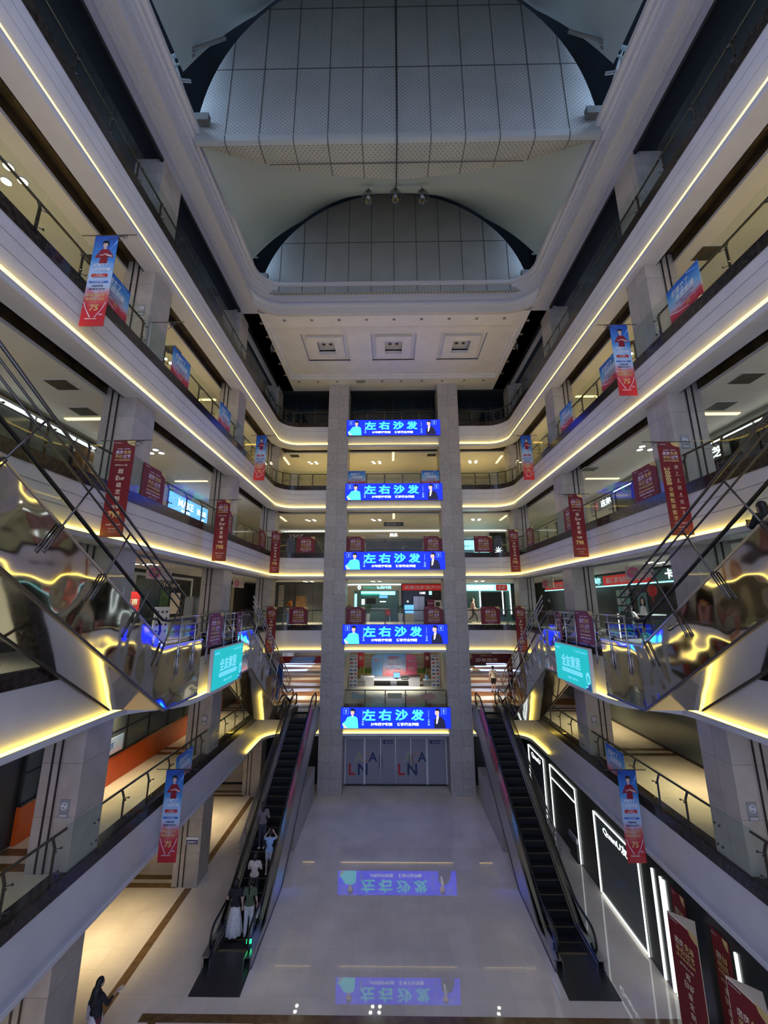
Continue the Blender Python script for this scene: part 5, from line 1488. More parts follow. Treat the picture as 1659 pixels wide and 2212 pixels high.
o = thing('chair', 'red chair in front of the teal counter, back third floor', 'chair', (-.5, 33.3, zt)); m = MB(); m.box((-.22, 0, .40), (.22, .42, .46), 'red2'); m.build('seat', o); m = MB(); m.box((-.22, -.05, .5), (.22, .0, .95), 'red2'); m.build('backrest', o)
for a in (-.18, .18):
    for b in (.03, .38): m = MB(); m.box((a - .015, b - .015, 0), (a + .015, b + .015, .40), 'chrome'); m.build('leg', o)
# right bay of the back third floor
o = thing('storefront', 'cyan lit kitchen shop front behind the right third-floor bay', 'shop front', (7.9, yb, zt))
m = MB(); m.box((-1.9, -.1, 2.42), (2.0, 0, 2.95), 'cyanlit'); m.build('light_band', o)
m = MB(); m.text('海尔集成厨房', -.55, 2.68, .40, 'whitelit', -.12, w=2.3, bold=.03); m.build('lettering', o, recalc=False)
m = MB(); m.box((-1.9, -.02, 0), (2.0, .05, 2.42), 'tealwall'); m.build('interior', o); m = MB(); m.box((-.5, -.05, .3), (1.5, -.02, 2.3), 'shopblack'); m.build('dark_niche', o)
m = MB()
for x in (-.6, 1.3, 1.95): m.box((x - .04, -.1, .5), (x + .04, -.05, 2.4), 'whitelit')
m.build('light_posts', o)
sign('promotion_banner', 'red panel with two characters right of the cyan kitchen sign', 'banner', (9.15, yb - .132, zt + 2.68), 0, .95, .5, 'redlit', [('定家', 0, 0, .3, .7, 'white')], .03)
o = thing('sample_counter', 'white printed counter behind the walking man, right third-floor bay', 'counter', (6.6, 33.4, zt)); m = MB(); m.box((-.7, 0, 0), (.7, .5, 1.0), 'white'); m.build('body', o); m = MB(); m.rect(-.5, .2, .5, .8, -.006, 'lilac'); m.build('print', o, recalc=False)
# left bay of the back third floor
o = thing('storefront', 'closed dark shop front with louvres behind the left third-floor bay', 'shop front', (-7.2, 31.5, zt))
m = MB(); m.box((-2.0, 0, 0), (1.9, .1, 2.95), 'walldark'); m.build('dark_wall', o)
m = MB()
for i in range(11): m.box((-1.75, -.05, 1.2 + i * .15), (-1.35, 0, 1.28 + i * .15), 'wallcream')
m.build('louvres', o); m = MB(); m.box((-.5, -.03, .1), (-.44, 0, 2.8), 'black'); m.box((-.4, -.02, .1), (.4, 0, 2.0), 'brown'); m.box((.9, -.02, .1), (.95, 0, 2.9), 'black'); m.build('door_frame', o)
o = thing('flower_vase', 'orange flowers on a blue and white stand by the corner column, third floor', 'flowers', (-7.35, 28.6, zt)); m = MB(); m.lathe([(.16, 0), (.16, .02), (.13, .05), (.13, .75)], (0, 0, 0), 'lblue', 12); m.build('stand', o)
m = MB(); m.lathe([(.05, .75), (.2, 1.05), (.22, 1.1)], (0, 0, 0), 'gold', 12); m.build('basket', o)
m = MB()
for i in range(26): a = i * 2.4; m.ell((.18 * math.cos(a) * (i % 5) / 4, .18 * math.sin(a) * (i % 5) / 4, 1.3 + .08 * (i % 4)), (.075, .075, .06), ('orange', 'leafy', 'orange')[i % 3], 7, 5)
m.build('blossoms', o, smooth=True)
# ---- fourth floor, back
zr = FL[4]
m = MB(); m.box((-10, 0, 0), (10, .06, .06), 'ledw'); tag(m.build('light_line', loc=(0, 34.53, zr + 2.88)), 'white light line along the back fourth-floor shop fronts', 'light')
sign('lit_shop_sign', 'pale lit shop name on the cream back wall, fourth floor', 'sign', (.6, 34.545, zr + 2.5), 0, 5.6, .55, 'wallcream', [('maile', -1.6, .05, .36, 1.1, 'white'), ('美乐', -.55, .05, .32, .7, 'whitelit'), ('全屋定制 | 橱衣柜 | 木门家居', 1.5, -.02, .18, 2.3, 'cream')], .05)
o = thing('kitchen_island', 'dark kitchen island display in the back fourth-floor shop', 'kitchen island', (0, 33.2, zr)); m = MB(); m.box((-2.2, 0, 0), (2.2, .8, .9), 'walldark'); m.build('body', o); m = MB(); m.box((-2.3, -.05, .9), (2.3, .85, .96), 'granite'); m.build('top', o)
m = MB()
for x in (-1.1, .4, 1.6): m.box((x - .5, -.02, .35), (x + .5, 0, .42), 'whitelit' if x > 0 else 'grey')
m.build('drawer_pulls', o)
o = thing('kitchen_tap', 'curved chrome tap on the dark kitchen island', 'tap', (.75, 33.5, zr + .96)); m = MB(); m.tube([(0, 0, 0), (0, 0, .3), (.1, 0, .42), (.3, 0, .42), (.38, 0, .3)], .025, 'chrome', 7); m.build('spout', o, smooth=True)
o = thing('shop_interior', 'dark shelving bay behind the kitchen island, back fourth floor', 'shelf', (.1, 34.3, zr)); m = MB(); m.box((-2.5, .05, 0), (2.5, .12, 2.05), 'walldark'); m.build('back_panel', o); m = MB(); m.box((-2.5, -.1, 2.0), (2.5, .1, 2.08), 'cream'); m.box((-2.5, -.1, 1.3), (2.5, .1, 1.34), 'grey'); m.build('shelves', o)
sign('hanging_direction_sign', 'black hanging direction sign in the central fourth-floor bay', 'sign', (0, 29.6, zr + 2.55), 0, 1.5, .3, 'shopblack', [('出口 EXIT →', 0, 0, .16, 1.0, 'grey')], .08, extra=lambda m: [m.tube([(x, .04, .15), (x, .04, .44)], .01, 'dsteel', 5) for x in (-.6, .6)] and None)
o = thing('storefront', 'dark shop front with a white name behind the left fourth-floor bay', 'shop front', (-7.6, 34.4, zr)); m = MB(); m.box((-2.3, 0, 0), (2.2, .08, 2.75), 'walldark'); m.build('dark_wall', o); m = MB(); m.text('Y50Z', -.9, 2.45, .3, 'white', -.03, w=1.3); m.build('lettering', o, recalc=False); m = MB(); m.obox((.9, -.03, 2.2), (1.9, -.03, .4), .06, .03, 'grey'); m.box((-2.2, -.03, .9), (2.1, 0, .95), 'grey'); m.build('frame_lines', o)
o = thing('storefront', 'pale blue lit shop front behind the right fourth-floor bay', 'shop front', (7.4, 34.4, zr)); m = MB(); m.box((-1.5, 0, .05), (.9, .08, 2.0), 'cyanlit'); m.box((-1.5, -.02, 2.0), (.9, .08, 2.12), 'bluelit'); m.build('light_panel', o); m = MB(); m.box((1.0, 0, 0), (2.4, .08, 2.7), 'shopblack'); m.build('dark_panel', o)
m = MB(); m.text('简多奢', -.9, 1.5, .22, 'pblue', -.01, w=.7); m.rect(-1.3, .4, -.4, 1.2, -.01, 'lblue'); m.build('printing', o, recalc=False)
m = MB()
for i in range(9): a = i * .7; m.xz([(1.7, 1.1), (1.7 + .35 * math.cos(a), 1.1 + .4 * math.sin(a)), (1.7 + .2 * math.cos(a + .3), 1.1 + .25 * math.sin(a + .3))], -.01, 'whitelit')
m.build('bright_emblem', o, recalc=False)
# ---- fifth floor, back: low dark wall
o = thing('low_partition', 'low dark glazed partition behind the back fifth-floor gallery', 'partition', (0, 32.5, FL[5])); m = MB(); m.box((-2.6, 0, 0), (9.5, .1, 1.15), 'walldark'); m.build('panel', o)
m = MB(); 
for x in (-2.6, 0, 2.6, 5, 7.5, 9.5): m.box((x - .03, -.03, 0), (x + .03, 0, 1.2), 'black')
m.box((-2.6, -.03, 1.12), (9.5, .1, 1.2), 'grey'); m.build('frame', o)

# ---- side galleries, third floor right
xs_ = 11.95
o = thing('storefront', 'dark appliance shop front with a cyan light band, right third-floor gallery', 'shop front', (xs_, 17.0, zt), -PI / 2)
m = MB(); m.box((-15, -.02, 0), (5, .05, 2.3), 'shopblack'); m.build('dark_wall', o)
m = MB(); m.box((-15, -.08, 2.32), (5, .0, 2.92), 'tealwall'); m.build('fascia_board', o)
m = MB(); m.box((-15, -.1, 2.3), (5, -.05, 2.36), 'cyanlit'); m.build('light_band', o)
m = MB(); m.text('Haier 海尔', -7.4, 2.66, .42, 'cyanlit', -.1, w=1.9, bold=.03); m.text('卡萨帝', -.2, 2.66, .45, 'whitelit', -.1, w=1.5, bold=.03); m.text('Midea 美的', 3.2, 2.66, .4, 'whitelit', -.1, w=1.8, bold=.02); m.build('lettering', o, recalc=False)
sign('promotion_banner', 'long bright red banner with white characters, right third-floor gallery', 'banner', (xs_ - .112, 21.0, zt + 2.62), -PI / 2, 4.3, .52, 'redlit', [('高端家电就选卡萨帝', 0, 0, .34, 3.7, 'white')], .03)
sign('promotion_banner', 'red banner with white characters farther along the right third-floor gallery', 'banner', (xs_ - .112, 29.5, zt + 2.62), -PI / 2, 4.6, .52, 'redlit', [('买家电就选海尔', 0, 0, .34, 3.9, 'white')], .03)
def offer(m):
    m.oval(-.35, 0, .42, .22, -.008, 'pink2'); m.text('周年惠', -.35, .02, .18, 'gold', -.012, w=.5, bold=.03); m.text('满额立减', .5, .08, .07, 'grey', -.012, w=.5); m.text('好礼相送', .5, -.06, .06, 'grey', -.012, w=.4)
for s, y, w in ((1, 16.1, 'nearer'), (1, 25.4, 'farther'), (-1, 16.0, 'nearer'), (-1, 24.6, 'farther')):
    sign('ceiling_board', 'white hanging board with a pink oval in the %s third-floor gallery, %s one' % (SIDE[s], w), 'sign', (s * 9.55, y, zt + 2.62), -s * PI / 2 if s > 0 else PI / 2, 1.75, .5, 'cream', [], .03, 'hanging boards in the third-floor galleries', extra=lambda m: (offer(m), [m.tube([(q, .01, .25), (q, .01, .42)], .006, 'dsteel', 4) for q in (-.7, .7)]))
o = thing('picture_grid', 'green wall of small framed panels in the right third-floor appliance shop', 'display', (xs_ - .05, 21.4, zt + 1.5), -PI / 2)
m = MB()
for i in range(3):
    for j in range(3): m.box((-.6 + i * .42, -.05, -.6 + j * .42), (-.6 + i * .42 + .34, -.01, -.6 + j * .42 + .34), ('tealwall', 'grey', 'stickg')[(i + j) % 3])
m.build('frames', o)
def girl(m):
    m.oval(0, .12, .2, .26, -.01, 'hair'); m.rect(-.2, -.25, .2, .1, -.01, 'hair'); m.oval(0, .12, .11, .15, -.014, 'skin'); m.xz([(-.28, -.45), (.28, -.45), (.2, -.12), (.05, -.05), (-.05, -.05), (-.2, -.12)], -.012, 'white')
sign('standing_poster', 'white poster of a long-haired woman inside the right third-floor appliance shop', 'poster', (xs_ - .055, 19.9, zt + 1.35), -PI / 2, .75, 1.1, 'tealwall', [], .03, extra=girl)
o = thing('red_lantern', 'round red festive knot hanging in the right third-floor appliance shop', 'decoration', (xs_ - .35, 18.6, zt + 1.95)); m = MB(); m.ell((0, 0, 0), (.1, .33, .26), 'red2', 14, 9); m.build('body', o, smooth=True); m = MB(); m.tube([(0, 0, -.24), (0, 0, -.5)], .02, 'red2', 5); m.build('tassel', o); m = MB(); m.tube([(0, 0, .24), (0, 0, 1.085)], .008, 'red2', 4); m.build('cord', o)
o = thing('service_counter', 'dark service counter with a white end in the right third-floor shop', 'counter', (10.9, 18.6, zt)); m = MB(); m.box((-.3, -1.2, 0), (.3, 1.2, .9), 'shopblack'); m.build('body', o); m = MB(); m.box((-.34, -1.25, .9), (.34, 1.25, .95), 'white'); m.build('top', o); m = MB(); m.box((-.32, 1.2, 0), (.32, 1.24, .9), 'whitelit'); m.build('lit_end', o)
for y, w in ((14.6, 'first'), (15.35, 'second')):
    o = thing('wardrobe', 'tall pale cabinet standing in the right third-floor gallery, %s from the viewer' % w, 'cabinet', (11.5, y, zt), 0, 'pale cabinets'); m = MB(); m.box((-.3, -.34, 0), (.3, .34, 2.1), 'lilac'); m.build('body', o); m = MB(); m.box((-.32, -.02, .9), (-.3, .02, 1.3), 'dsteel'); m.build('handle', o)
o = thing('loudspeaker', 'black loudspeaker column in the right third-floor gallery', 'speaker', (10.2, 12.9, zt)); m = MB(); m.box((-.2, -.22, 0), (.2, .22, 1.05), 'black'); m.build('cabinet', o)
for z in (.3, .72): m = MB(); m.lathe([(.13, 0), (.1, -.02), (.02, -.03)], (0, 0, 0), 'rubber', 14); q = m.build('cone', o); q.matrix_basis = Matrix.Translation((-.21, 0, z)) @ Matrix.Rotation(-PI / 2, 4, 'Y')
def man_print(m):
    m.rect(-.6, -.78, .6, -.2, -.004, 'pblue'); m.xz([(.15, -.6), (.58, -.6), (.5, -.1), (.3, .0), (.2, -.15)], -.01, 'navy_t'); m.oval(.36, .12, .11, .14, -.01, 'skin'); m.oval(.36, .21, .12, .07, -.012, 'hair')
    m.text('中国家居卖场', -.15, .62, .10, 'white', -.01, w=.7); m.text('服务承诺', -.2, .42, .12, 'white', -.01, w=.6)
for s in (-1, 1):
    sign('standing_poster', 'light blue poster of a man in a dark suit, %s third-floor gallery near the escalator' % SIDE[s], 'poster', (s * 9.0, 11.15, zt + 1.35), 0, 1.0, 1.6, 'lblue', [], .03, extra=man_print)
# ---- third floor left
o = thing('storefront', 'black shop front with a white frame and pale lettering, left third-floor gallery', 'shop front', (-11.95, 20.8, zt), PI / 2)
m = MB(); m.box((-2.6, -.05, 0), (2.6, .05, 2.75), 'shopblack'); m.build('dark_wall', o); m = MB(); m.box((-2.75, -.08, 2.72), (2.75, .05, 2.85), 'trimw'); m.box((-2.75, -.08, 0), (-2.6, .05, 2.75), 'trimw'); m.box((2.6, -.08, 0), (2.75, .05, 2.75), 'trimw'); m.build('white_frame', o)
m = MB(); m.text('Royal', -.35, 2.42, .42, 'cream', -.07, w=1.15, bold=.01); m.text('皇朝家私', .85, 2.36, .24, 'cream', -.07, w=1.0); m.build('lettering', o, recalc=False)
m = MB(); m.rect(.5, .9, 1.5, 2.0, -.07, 'cream'); m.rect(-.5, .7, .3, 2.1, -.06, 'leaf'); m.build('lit_window', o, recalc=False)
def heart(m):
    m.oval(-.1, -.05, .25, .3, -.008, 'cream'); m.oval(.18, .15, .16, .12, -.01, 'gold'); m.text('钜惠', .1, .55, .25, 'cream', -.01, w=.6, bold=.02)
sign('standing_poster', 'red standing poster with a cream heart by the left third-floor landing', 'poster', (-10.6, 15.9, zt + .955), PI / 2 - .3, 1.0, 1.9, 'red2', [], .03, extra=heart)
sign('price_board', 'white board of small black product marks by the red standing poster', 'poster', (-9.6, 16.6, zt + .655), PI / 2 - .3, .75, 1.3, 'white', [], .03, extra=lambda m: [m.oval(-.22 + .22 * (i % 3), .45 - .25 * (i // 3), .05, .05, -.008, 'black', 8) for i in range(12)])
o = thing('display_counter', 'pale low display counter before the white-framed black shop', 'counter', (-10.6, 19.5, zt)); m = MB(); m.box((-.3, -1.3, 0), (.3, 1.3, .75), 'wallcream'); m.build('body', o); m = MB(); m.box((-.34, -1.35, .75), (.34, 1.35, .8), 'cream'); m.build('top', o)
o = thing('fire_cabinet', 'grey upright cabinet beside the second left column, third floor', 'cabinet', (-9.75, 19.3, zt)); m = MB(); m.box((-.2, -.3, 0), (.2, .3, 1.75), 'grey'); m.build('body', o); m = MB(); m.box((.2, -.25, .1), (.215, .25, 1.65), 'silver'); m.build('door', o)
o = thing('storefront', 'louvred closed shop front at the far end of the left third-floor gallery', 'shop front', (-11.95, 27.5, zt), PI / 2)
m = MB(); m.box((-2.2, -.03, 0), (2.6, .05, 2.8), 'wallcream'); m.build('wall_panel', o); m = MB()
for i in range(16): m.box((.2, -.06, .4 + i * .15), (2.0, -.03, .48 + i * .15), 'walldark')
m.build('louvres', o); m = MB(); m.rect(-1.6, .9, -.6, 2.1, -.05, 'cream'); m.build('lit_window', o, recalc=False)

# ---- fourth floor sides: light lines, dark fronts, lit names
for s in (-1, 1):
    o = thing('storefront', '%s fourth-floor shop front with a long white light line' % SIDE[s], 'shop front', (s * 11.95, 13.0, zr), RZ[s])
    m = MB(); m.box((-8, -.03, 0), (4.0, .05, 2.55), 'shopglass' if s < 0 else 'shopblack'); m.build('glazing', o)
    m = MB(); m.box((-8, -.10, 2.55), (4.0, .05, 2.80), 'grey'); m.build('header', o)
    m = MB()
    for i in range(7): m.box((-8 + i * 1.72, -.14, 2.56), (-8 + i * 1.72 + 1.6, -.10, 2.66), 'ledw')
    m.build('light_line', o)
    m = MB()
    for i in range(8): m.box((-8 + i * 1.7 - .04, -.06, 0), (-8 + i * 1.7 + .04, -.03, 2.55), 'black')
    m.build('mullions', o)
m = MB(); m.box((-.6, -.25, 0), (.6, .1, 2.3), 'brown'); q = tag(m.build('display_column', loc=(-11.6, 14.0, zr)), 'brown display column reading BED in the left fourth-floor gallery', 'column'); q.rotation_euler = (0, 0, PI / 2)
m = MB(); m.text('BED', 0, 1.75, .2, 'white', -.256, w=.8); m.build('lettering', q, recalc=False)
sign('lit_shop_sign', 'white lit sign on a painted blue reflection in the left fourth-floor gallery', 'sign', (-11.965, 22.6, zr + 2.1), PI / 2, 4.6, .95, 'bluelit', [('MAKE', -.6, .1, .42, 1.7, 'whitelit'), ('迷大宗', 1.3, .05, .36, 1.2, 'whitelit'), ('全屋定制', -.6, -.3, .16, 1.0, 'whitelit')], .08)  # letters on a blue board that paints the reflection of the screens opposite
sign('lit_shop_sign', 'white lit two-character sign at the near end of the right fourth-floor gallery', 'sign', (11.75, 14.2, zr + 2.15), -PI / 2, 1.6, .6, 'shopblack', [('东芝', 0, 0, .42, 1.0, 'whitelit')], .06)
sign('lit_shop_sign', 'pink and white lit shop sign in the middle of the right fourth-floor gallery', 'sign', (11.985, 22.4, zr + 2.3), -PI / 2, 3.0, .6, 'grey', [('志邦', .3, 0, .42, 1.1, 'whitelit')], .06, extra=lambda m: (m.rect(-1.1, -.22, -.55, .22, -.008, 'pink2'), m.text('zbom', -.82, 0, .12, 'white', -.012, w=.4)))
sign('lit_shop_sign', 'painted reflection of the blue screens in the right fourth-floor gallery, beyond the first column', 'screen', (11.985, 19.4, zr + 1.6), -PI / 2, 2.6, 1.3, 'bluelit', [('沙发', 0, .1, .6, 1.4, 'whitelit'), ('行业', .5, -.45, .2, .8, 'whitelit')], .06)  # glowing panel painted as the blue screens' reflection in the shop glass
sign('lit_shop_sign', 'white lit sign at the far end of the right fourth-floor gallery', 'sign', (11.985, 27.5, zr + 2.25), -PI / 2, 3.2, .55, 'grey', [('全屋定制', 0, 0, .36, 2.4, 'whitelit')], .06)
sign('wall_poster', 'dark red poster with a white Q letter in the right fourth-floor gallery', 'poster', (11.75, 11.0, zr + 1.6), -PI / 2, 1.3, 1.2, 'red', [('Q', 0, 0, .5, .45, 'lilac')], .03)

# ------------------------------------------------------------------ people
def fuse(prims, voxel, mats_name, name, parent, smooth=True, extra=None):
    """capsules and ellipsoids fused into one continuous tapering surface"""
    mb = MB()
    for p in prims:
        if p[0] == 'c': mb.capsule(p[1], p[2], p[3], p[4], mats_name, 10)
        else: mb.ell(p[1], p[2], mats_name, 14, 10)
    t = mb.build('tmp')
    md = t.modifiers.new('r', 'REMESH'); md.mode = 'VOXEL'; md.voxel_size = voxel; md.use_smooth_shade = True
    sm = t.modifiers.new('s', 'SMOOTH'); sm.factor = .5; sm.iterations = 3
    me = bpy.data.meshes.new_from_object(t.evaluated_get(bpy.context.evaluated_depsgraph_get()))
    bpy.data.objects.remove(t)
    vs = [tuple(v.co) for v in me.vertices]; fs = [tuple(p.vertices) for p in me.polygons]
    bpy.data.meshes.remove(me)
    out = MB(); out.add(vs, fs, mats_name)
    if extra: extra(out)
    return out.build(name, parent, smooth=True)

def V(*a): return Vector(a)
def hand_prims(w, d, side):
    """palm, four unequal curled fingers and a thumb, from the wrist w along direction d"""
    w = Vector(w); d = Vector(d).normalized()
    a = d.cross(V(0, 0, 1)); a = a.normalized() if a.length > .1 else V(1, 0, 0)
    n = a.cross(d)
    pr = [('c', w, .022, w + d * .075, .026), ('c', w + a * .015, .018, w + a * .022 + d * .08, .018), ('c', w - a * .015, .018, w - a * .022 + d * .08, .018)]
    fin = []
    for k, (o, l) in enumerate(((-.030, .058), (-.010, .070), (.010, .066), (.029, .050))):
        b = w + a * o + d * .078
        fin.append([b, b + d * l * .5 - n * .004, b + d * l * .85 - n * .016, b + d * l * 1.0 - n * .032])
    t0 = w + a * side * .022 + d * .025
    fin.append([t0, t0 + (a * side * .75 + d * .6).normalized() * .03, t0 + (a * side * .55 + d * .9).normalized() * .058 - n * .008])
    return pr, fin

def person(label, loc, rz, J, top=None, bottom=None, skirt=None, hair='short', shoes='black', sleeve=.5, legs='long', skin='skin', scale=1.0, extra=None, hairmat='hair'):
    """J overrides joints; the figure faces +y; top/bottom/skirt are materials"""
    o = thing('person', label, 'person', loc, rz)
    o.scale = (scale,) * 3
    j = dict(pel=V(0, 0, .95), che=V(0, .0, 1.27), nec=V(0, .0, 1.46), hea=V(0, .02, 1.60),
             shl=V(-.175, 0, 1.40), shr=V(.175, 0, 1.40), ell=V(-.235, -.03, 1.13), elr=V(.235, -.03, 1.13), wrl=V(-.245, .05, .89), wrr=V(.245, .05, .89), hdl=V(0, .2, -1), hdr=V(0, .2, -1),
             hil=V(-.085, 0, .92), hir=V(.085, 0, .92), knl=V(-.095, .02, .50), knr=V(.095, .02, .50), anl=V(-.10, -.01, .09), anr=V(.10, -.01, .09), tol=V(-.115, .14, .035), tor=V(.115, .14, .035))
    for k, v in J.items(): j[k] = Vector(v)
    P = [('c', j['pel'] + V(-.06, 0, 0), .105, j['pel'] + V(.06, 0, 0), .105), ('c', j['pel'], .11, j['che'], .115),
         ('c', j['che'] + V(-.06, 0, 0), .10, j['che'] + V(.06, 0, 0), .10), ('c', j['shl'], .055, j['shr'], .055), ('c', j['che'], .11, (j['shl'] + j['shr']) / 2, .075),
         ('c', (j['shl'] + j['shr']) / 2, .055, j['nec'], .05), ('c', j['nec'], .048, j['hea'], .055), ('e', j['hea'] + V(0, -.005, .025), (.078, .095, .112)), ('e', j['hea'] + V(0, .035, -.045), (.055, .06, .065)),
         ('c', j['hea'] + V(0, .085, .0), .014, j['hea'] + V(0, .102, -.025), .016), ('e', j['hea'] + V(-.08, 0, 0), (.014, .022, .032)), ('e', j['hea'] + V(.08, 0, 0), (.014, .022, .032)), ('c', j['hea'] + V(-.02, .088, -.058), .010, j['hea'] + V(.02, .088, -.058), .010)]
    fingers = []
    for sd, s1 in (('l', -1), ('r', 1)):
        P += [('c', j['sh' + sd], .052, j['el' + sd], .038), ('c', j['el' + sd], .039, j['wr' + sd], .025)]
        hp, f = hand_prims(j['wr' + sd], j['hd' + sd], -s1); P += hp; fingers += f
        P += [('c', j['hi' + sd], .088, j['kn' + sd], .055), ('c', j['kn' + sd], .056, j['an' + sd], .036), ('c', j['an' + sd], .04, j['to' + sd], .028)]
    def more(m):
        for f in fingers: m.tube(f, 0, skin, 6, rr=[.0105, .0095, .009, .007][:len(f)])
        for e in (-.032, .032):
            m.ell(j['hea'] + V(e, .083, .022), (.014, .008, .008), 'white', 8, 6); m.ell(j['hea'] + V(e, .090, .022), (.006, .004, .006), 'black', 6, 5)
    fuse(P, .014, skin, 'body', o, extra=more)
    if top:
        T = [('c', j['pel'] + V(-.06, 0, .03), .125, j['pel'] + V(.06, 0, .03), .125), ('c', j['pel'] + V(0, 0, .03), .128, j['che'], .130), ('c', j['che'] + V(-.065, 0, 0), .113, j['che'] + V(.065, 0, 0), .113),
             ('c', j['shl'] + V(.01, 0, 0), .066, j['shr'] - V(.01, 0, 0), .066), ('c', j['che'], .125, (j['shl'] + j['shr']) / 2, .088)]
        for sd in 'lr':
            a, b = j['sh' + sd], j['el' + sd]
            if sleeve <= 1: T.append(('c', a, .068, a.lerp(b, sleeve), .060))
            else: T += [('c', a, .068, b, .052), ('c', b, .052, b.lerp(j['wr' + sd], sleeve - 1), .040)]
        fuse(T, .018, top, 'top', o)
    if bottom:
        B = [('c', j['pel'] + V(-.06, 0, -.02), .118, j['pel'] + V(.06, 0, -.02), .118)]
        for sd in 'lr':
            h, k, a = j['hi' + sd], j['kn' + sd], j['an' + sd]
            if legs == 'short': B.append(('c', h, .105, h.lerp(k, .75), .085))
            else: B += [('c', h, .104, k, .078), ('c', k, .078, a + V(0, 0, .02), .066 if legs == 'wide' else .05)]
        fuse(B, .018, bottom, 'trousers' if legs != 'short' else 'shorts', o)
    if skirt:
        m = MB(); n = 40; rows = [(.985, .125), (.85, .165), (.6, .21), (.35, .25), (.12, .285), (.11, .27)]
        vs = []; fs = []
        for i, (z, r) in enumerate(rows):
            for q in range(n):
                an = 2 * PI * q / n; f = 1 + (.10 * math.sin(an * 10) * i / 5)
                vs.append((r * f * math.cos(an) * 1.05, r * f * math.sin(an) * .9, z))
        for i in range(len(rows) - 1):
            for q in range(n): fs.append((i * n + q, i * n + (q + 1) % n, (i + 1) * n + (q + 1) % n, (i + 1) * n + q))
        m.add(vs, fs, skirt); m.build('skirt', o, smooth=True)
    h = j['hea']
    Hh = [('e', h + V(0, -.02, .045), (.092, .100, .105)), ('e', h + V(0, -.05, .0), (.085, .075, .09))]
    if hair == 'long': Hh += [('c', h + V(0, -.05, -.02), .085, h + V(0, -.10, -.20), .085), ('c', h + V(-.05, -.06, -.1), .055, h + V(-.06, -.10, -.38), .05), ('c', h + V(.05, -.06, -.1), .055, h + V(.06, -.10, -.38), .05), ('c', h + V(0, -.09, -.1), .08, h + V(0, -.13, -.40), .07)]
    if hair == 'tail': Hh += [('c', h + V(0, -.11, .05), .03, h + V(0, -.15, -.02), .04), ('c', h + V(0, -.15, -.02), .04, h + V(0, -.14, -.30), .022)]
    if hair == 'bun': Hh += [('c', h + V(0, -.06, -.02), .075, h + V(0, -.05, -.10), .06)]
    if hair == 'mid': Hh += [('c', h + V(0, -.05, 0), .085, h + V(0, -.07, -.2), .07)]
    fuse(Hh, .016, hairmat, 'hair', o)
    for sd in 'lr':
        a, t = j['an' + sd], j['to' + sd]
        m = MB(); q = (t - a); q.z = 0; q = q.normalized() if q.length > 1e-3 else V(0, 1, 0)
        base = V(a.x, a.y, t.z - .035 + .0)
        m.capsule(base - q * .05 + V(0, 0, .045), .045, base + q * .15 + V(0, 0, .036), .036, shoes, 10); m.build('shoe', o, smooth=True)
    if extra: extra(o, j)
    return o
for nm, c in (('cl_black', (.012, .012, .016)), ('cl_white', (.60, .57, .58)), ('cl_green', (.075, .10, .055)), ('cl_blue', (.24, .36, .56)), ('cl_pink', (.36, .22, .22)), ('cl_mauve', (.16, .12, .13)), ('cl_jean', (.035, .037, .055)),
              ('cl_cream', (.55, .46, .40)), ('cl_grey', (.36, .37, .40)), ('cl_dgreen', (.03, .05, .04)), ('cl_wine', (.09, .015, .03)), ('cl_char', (.03, .028, .03))):
    K[nm] = noise_mat(nm.replace('cl_', 'cloth_'), tuple(q * .85 for q in c), tuple(min(1, q * 1.12) for q in c), 18, .8)
K['flesh'] = mat('warm_skin', (.52, .33, .25), .5)

def stair_z(y): 
    """tread height of the left long escalator at y (its steps start at 16.75 - 0.6)"""
    i = round((y - 16.15) / .40); u = -.6 + .40 * i
    return 16.75 + u, max(0, min(4.8, (u + .21) * .571)) - .04 + .005
def bag_w(o, j):
    m = MB(); w = j['wrr']; m.box((w.x + .02, w.y - .16, w.z - .34), (w.x + .09, w.y + .14, w.z - .08), 'cl_white'); m.build('white_bag', o)
    m = MB(); m.box((w.x + .0, w.y - .05, w.z - .40), (w.x + .03, w.y + .16, w.z - .1), 'pink2'); m.build('pink_bag', o)
    m = MB(); m.tube([(w.x + .05, w.y - .1, w.z - .08), (w.x + .02, w.y, w.z + .02), (w.x + .05, w.y + .1, w.z - .08)], .01, 'pink2', 6); m.build('strap', o)
y, z = stair_z(16.5)
person('woman in a black top and long white skirt standing lowest on the left escalator', (-5.78, y - .02, z), 0, dict(wrl=V(-.36, .18, .98), ell=V(-.30, .0, 1.14), hdl=V(0, 1, -.2)), 'cl_black', None, 'cl_white', 'bun', 'cl_white', .55, skin='flesh', scale=.98)
person('ponytailed woman in green top and white trousers with bags on the left escalator', (-5.30, y + .02, z), 0, dict(elr=V(.25, -.02, 1.12), wrr=V(.25, .10, .90)), 'cl_green', 'cl_white', None, 'tail', 'cl_cream', .6, 'wide', 'flesh', .98, bag_w)
y, z = stair_z(17.3)
person('person in a cream blouse mostly hidden behind the two women on the left escalator', (-5.42, y, z), 0, dict(ell=V(-.26, .05, 1.15), elr=V(.26, .05, 1.15), wrl=V(-.15, .22, 1.05), wrr=V(.15, .22, 1.05), hdl=V(0, 1, .2), hdr=V(0, 1, .2)), 'cl_cream', 'cl_char', None, 'bun', 'black', .7, 'long', 'flesh', .93)
y, z = stair_z(18.1)
person('child in a light blue T-shirt with bare legs and raised hands on the left escalator', (-5.12, y, z), 0, dict(ell=V(-.28, .10, 1.40), elr=V(.30, .08, 1.42), wrl=V(-.14, .12, 1.60), wrr=V(.16, .10, 1.60), hdl=V(.5, .2, .8), hdr=V(-.5, .2, .8)), 'cl_blue', 'cl_grey', None, 'short', 'cl_cream', .6, 'short', 'flesh', .86)
y, z = stair_z(18.9)
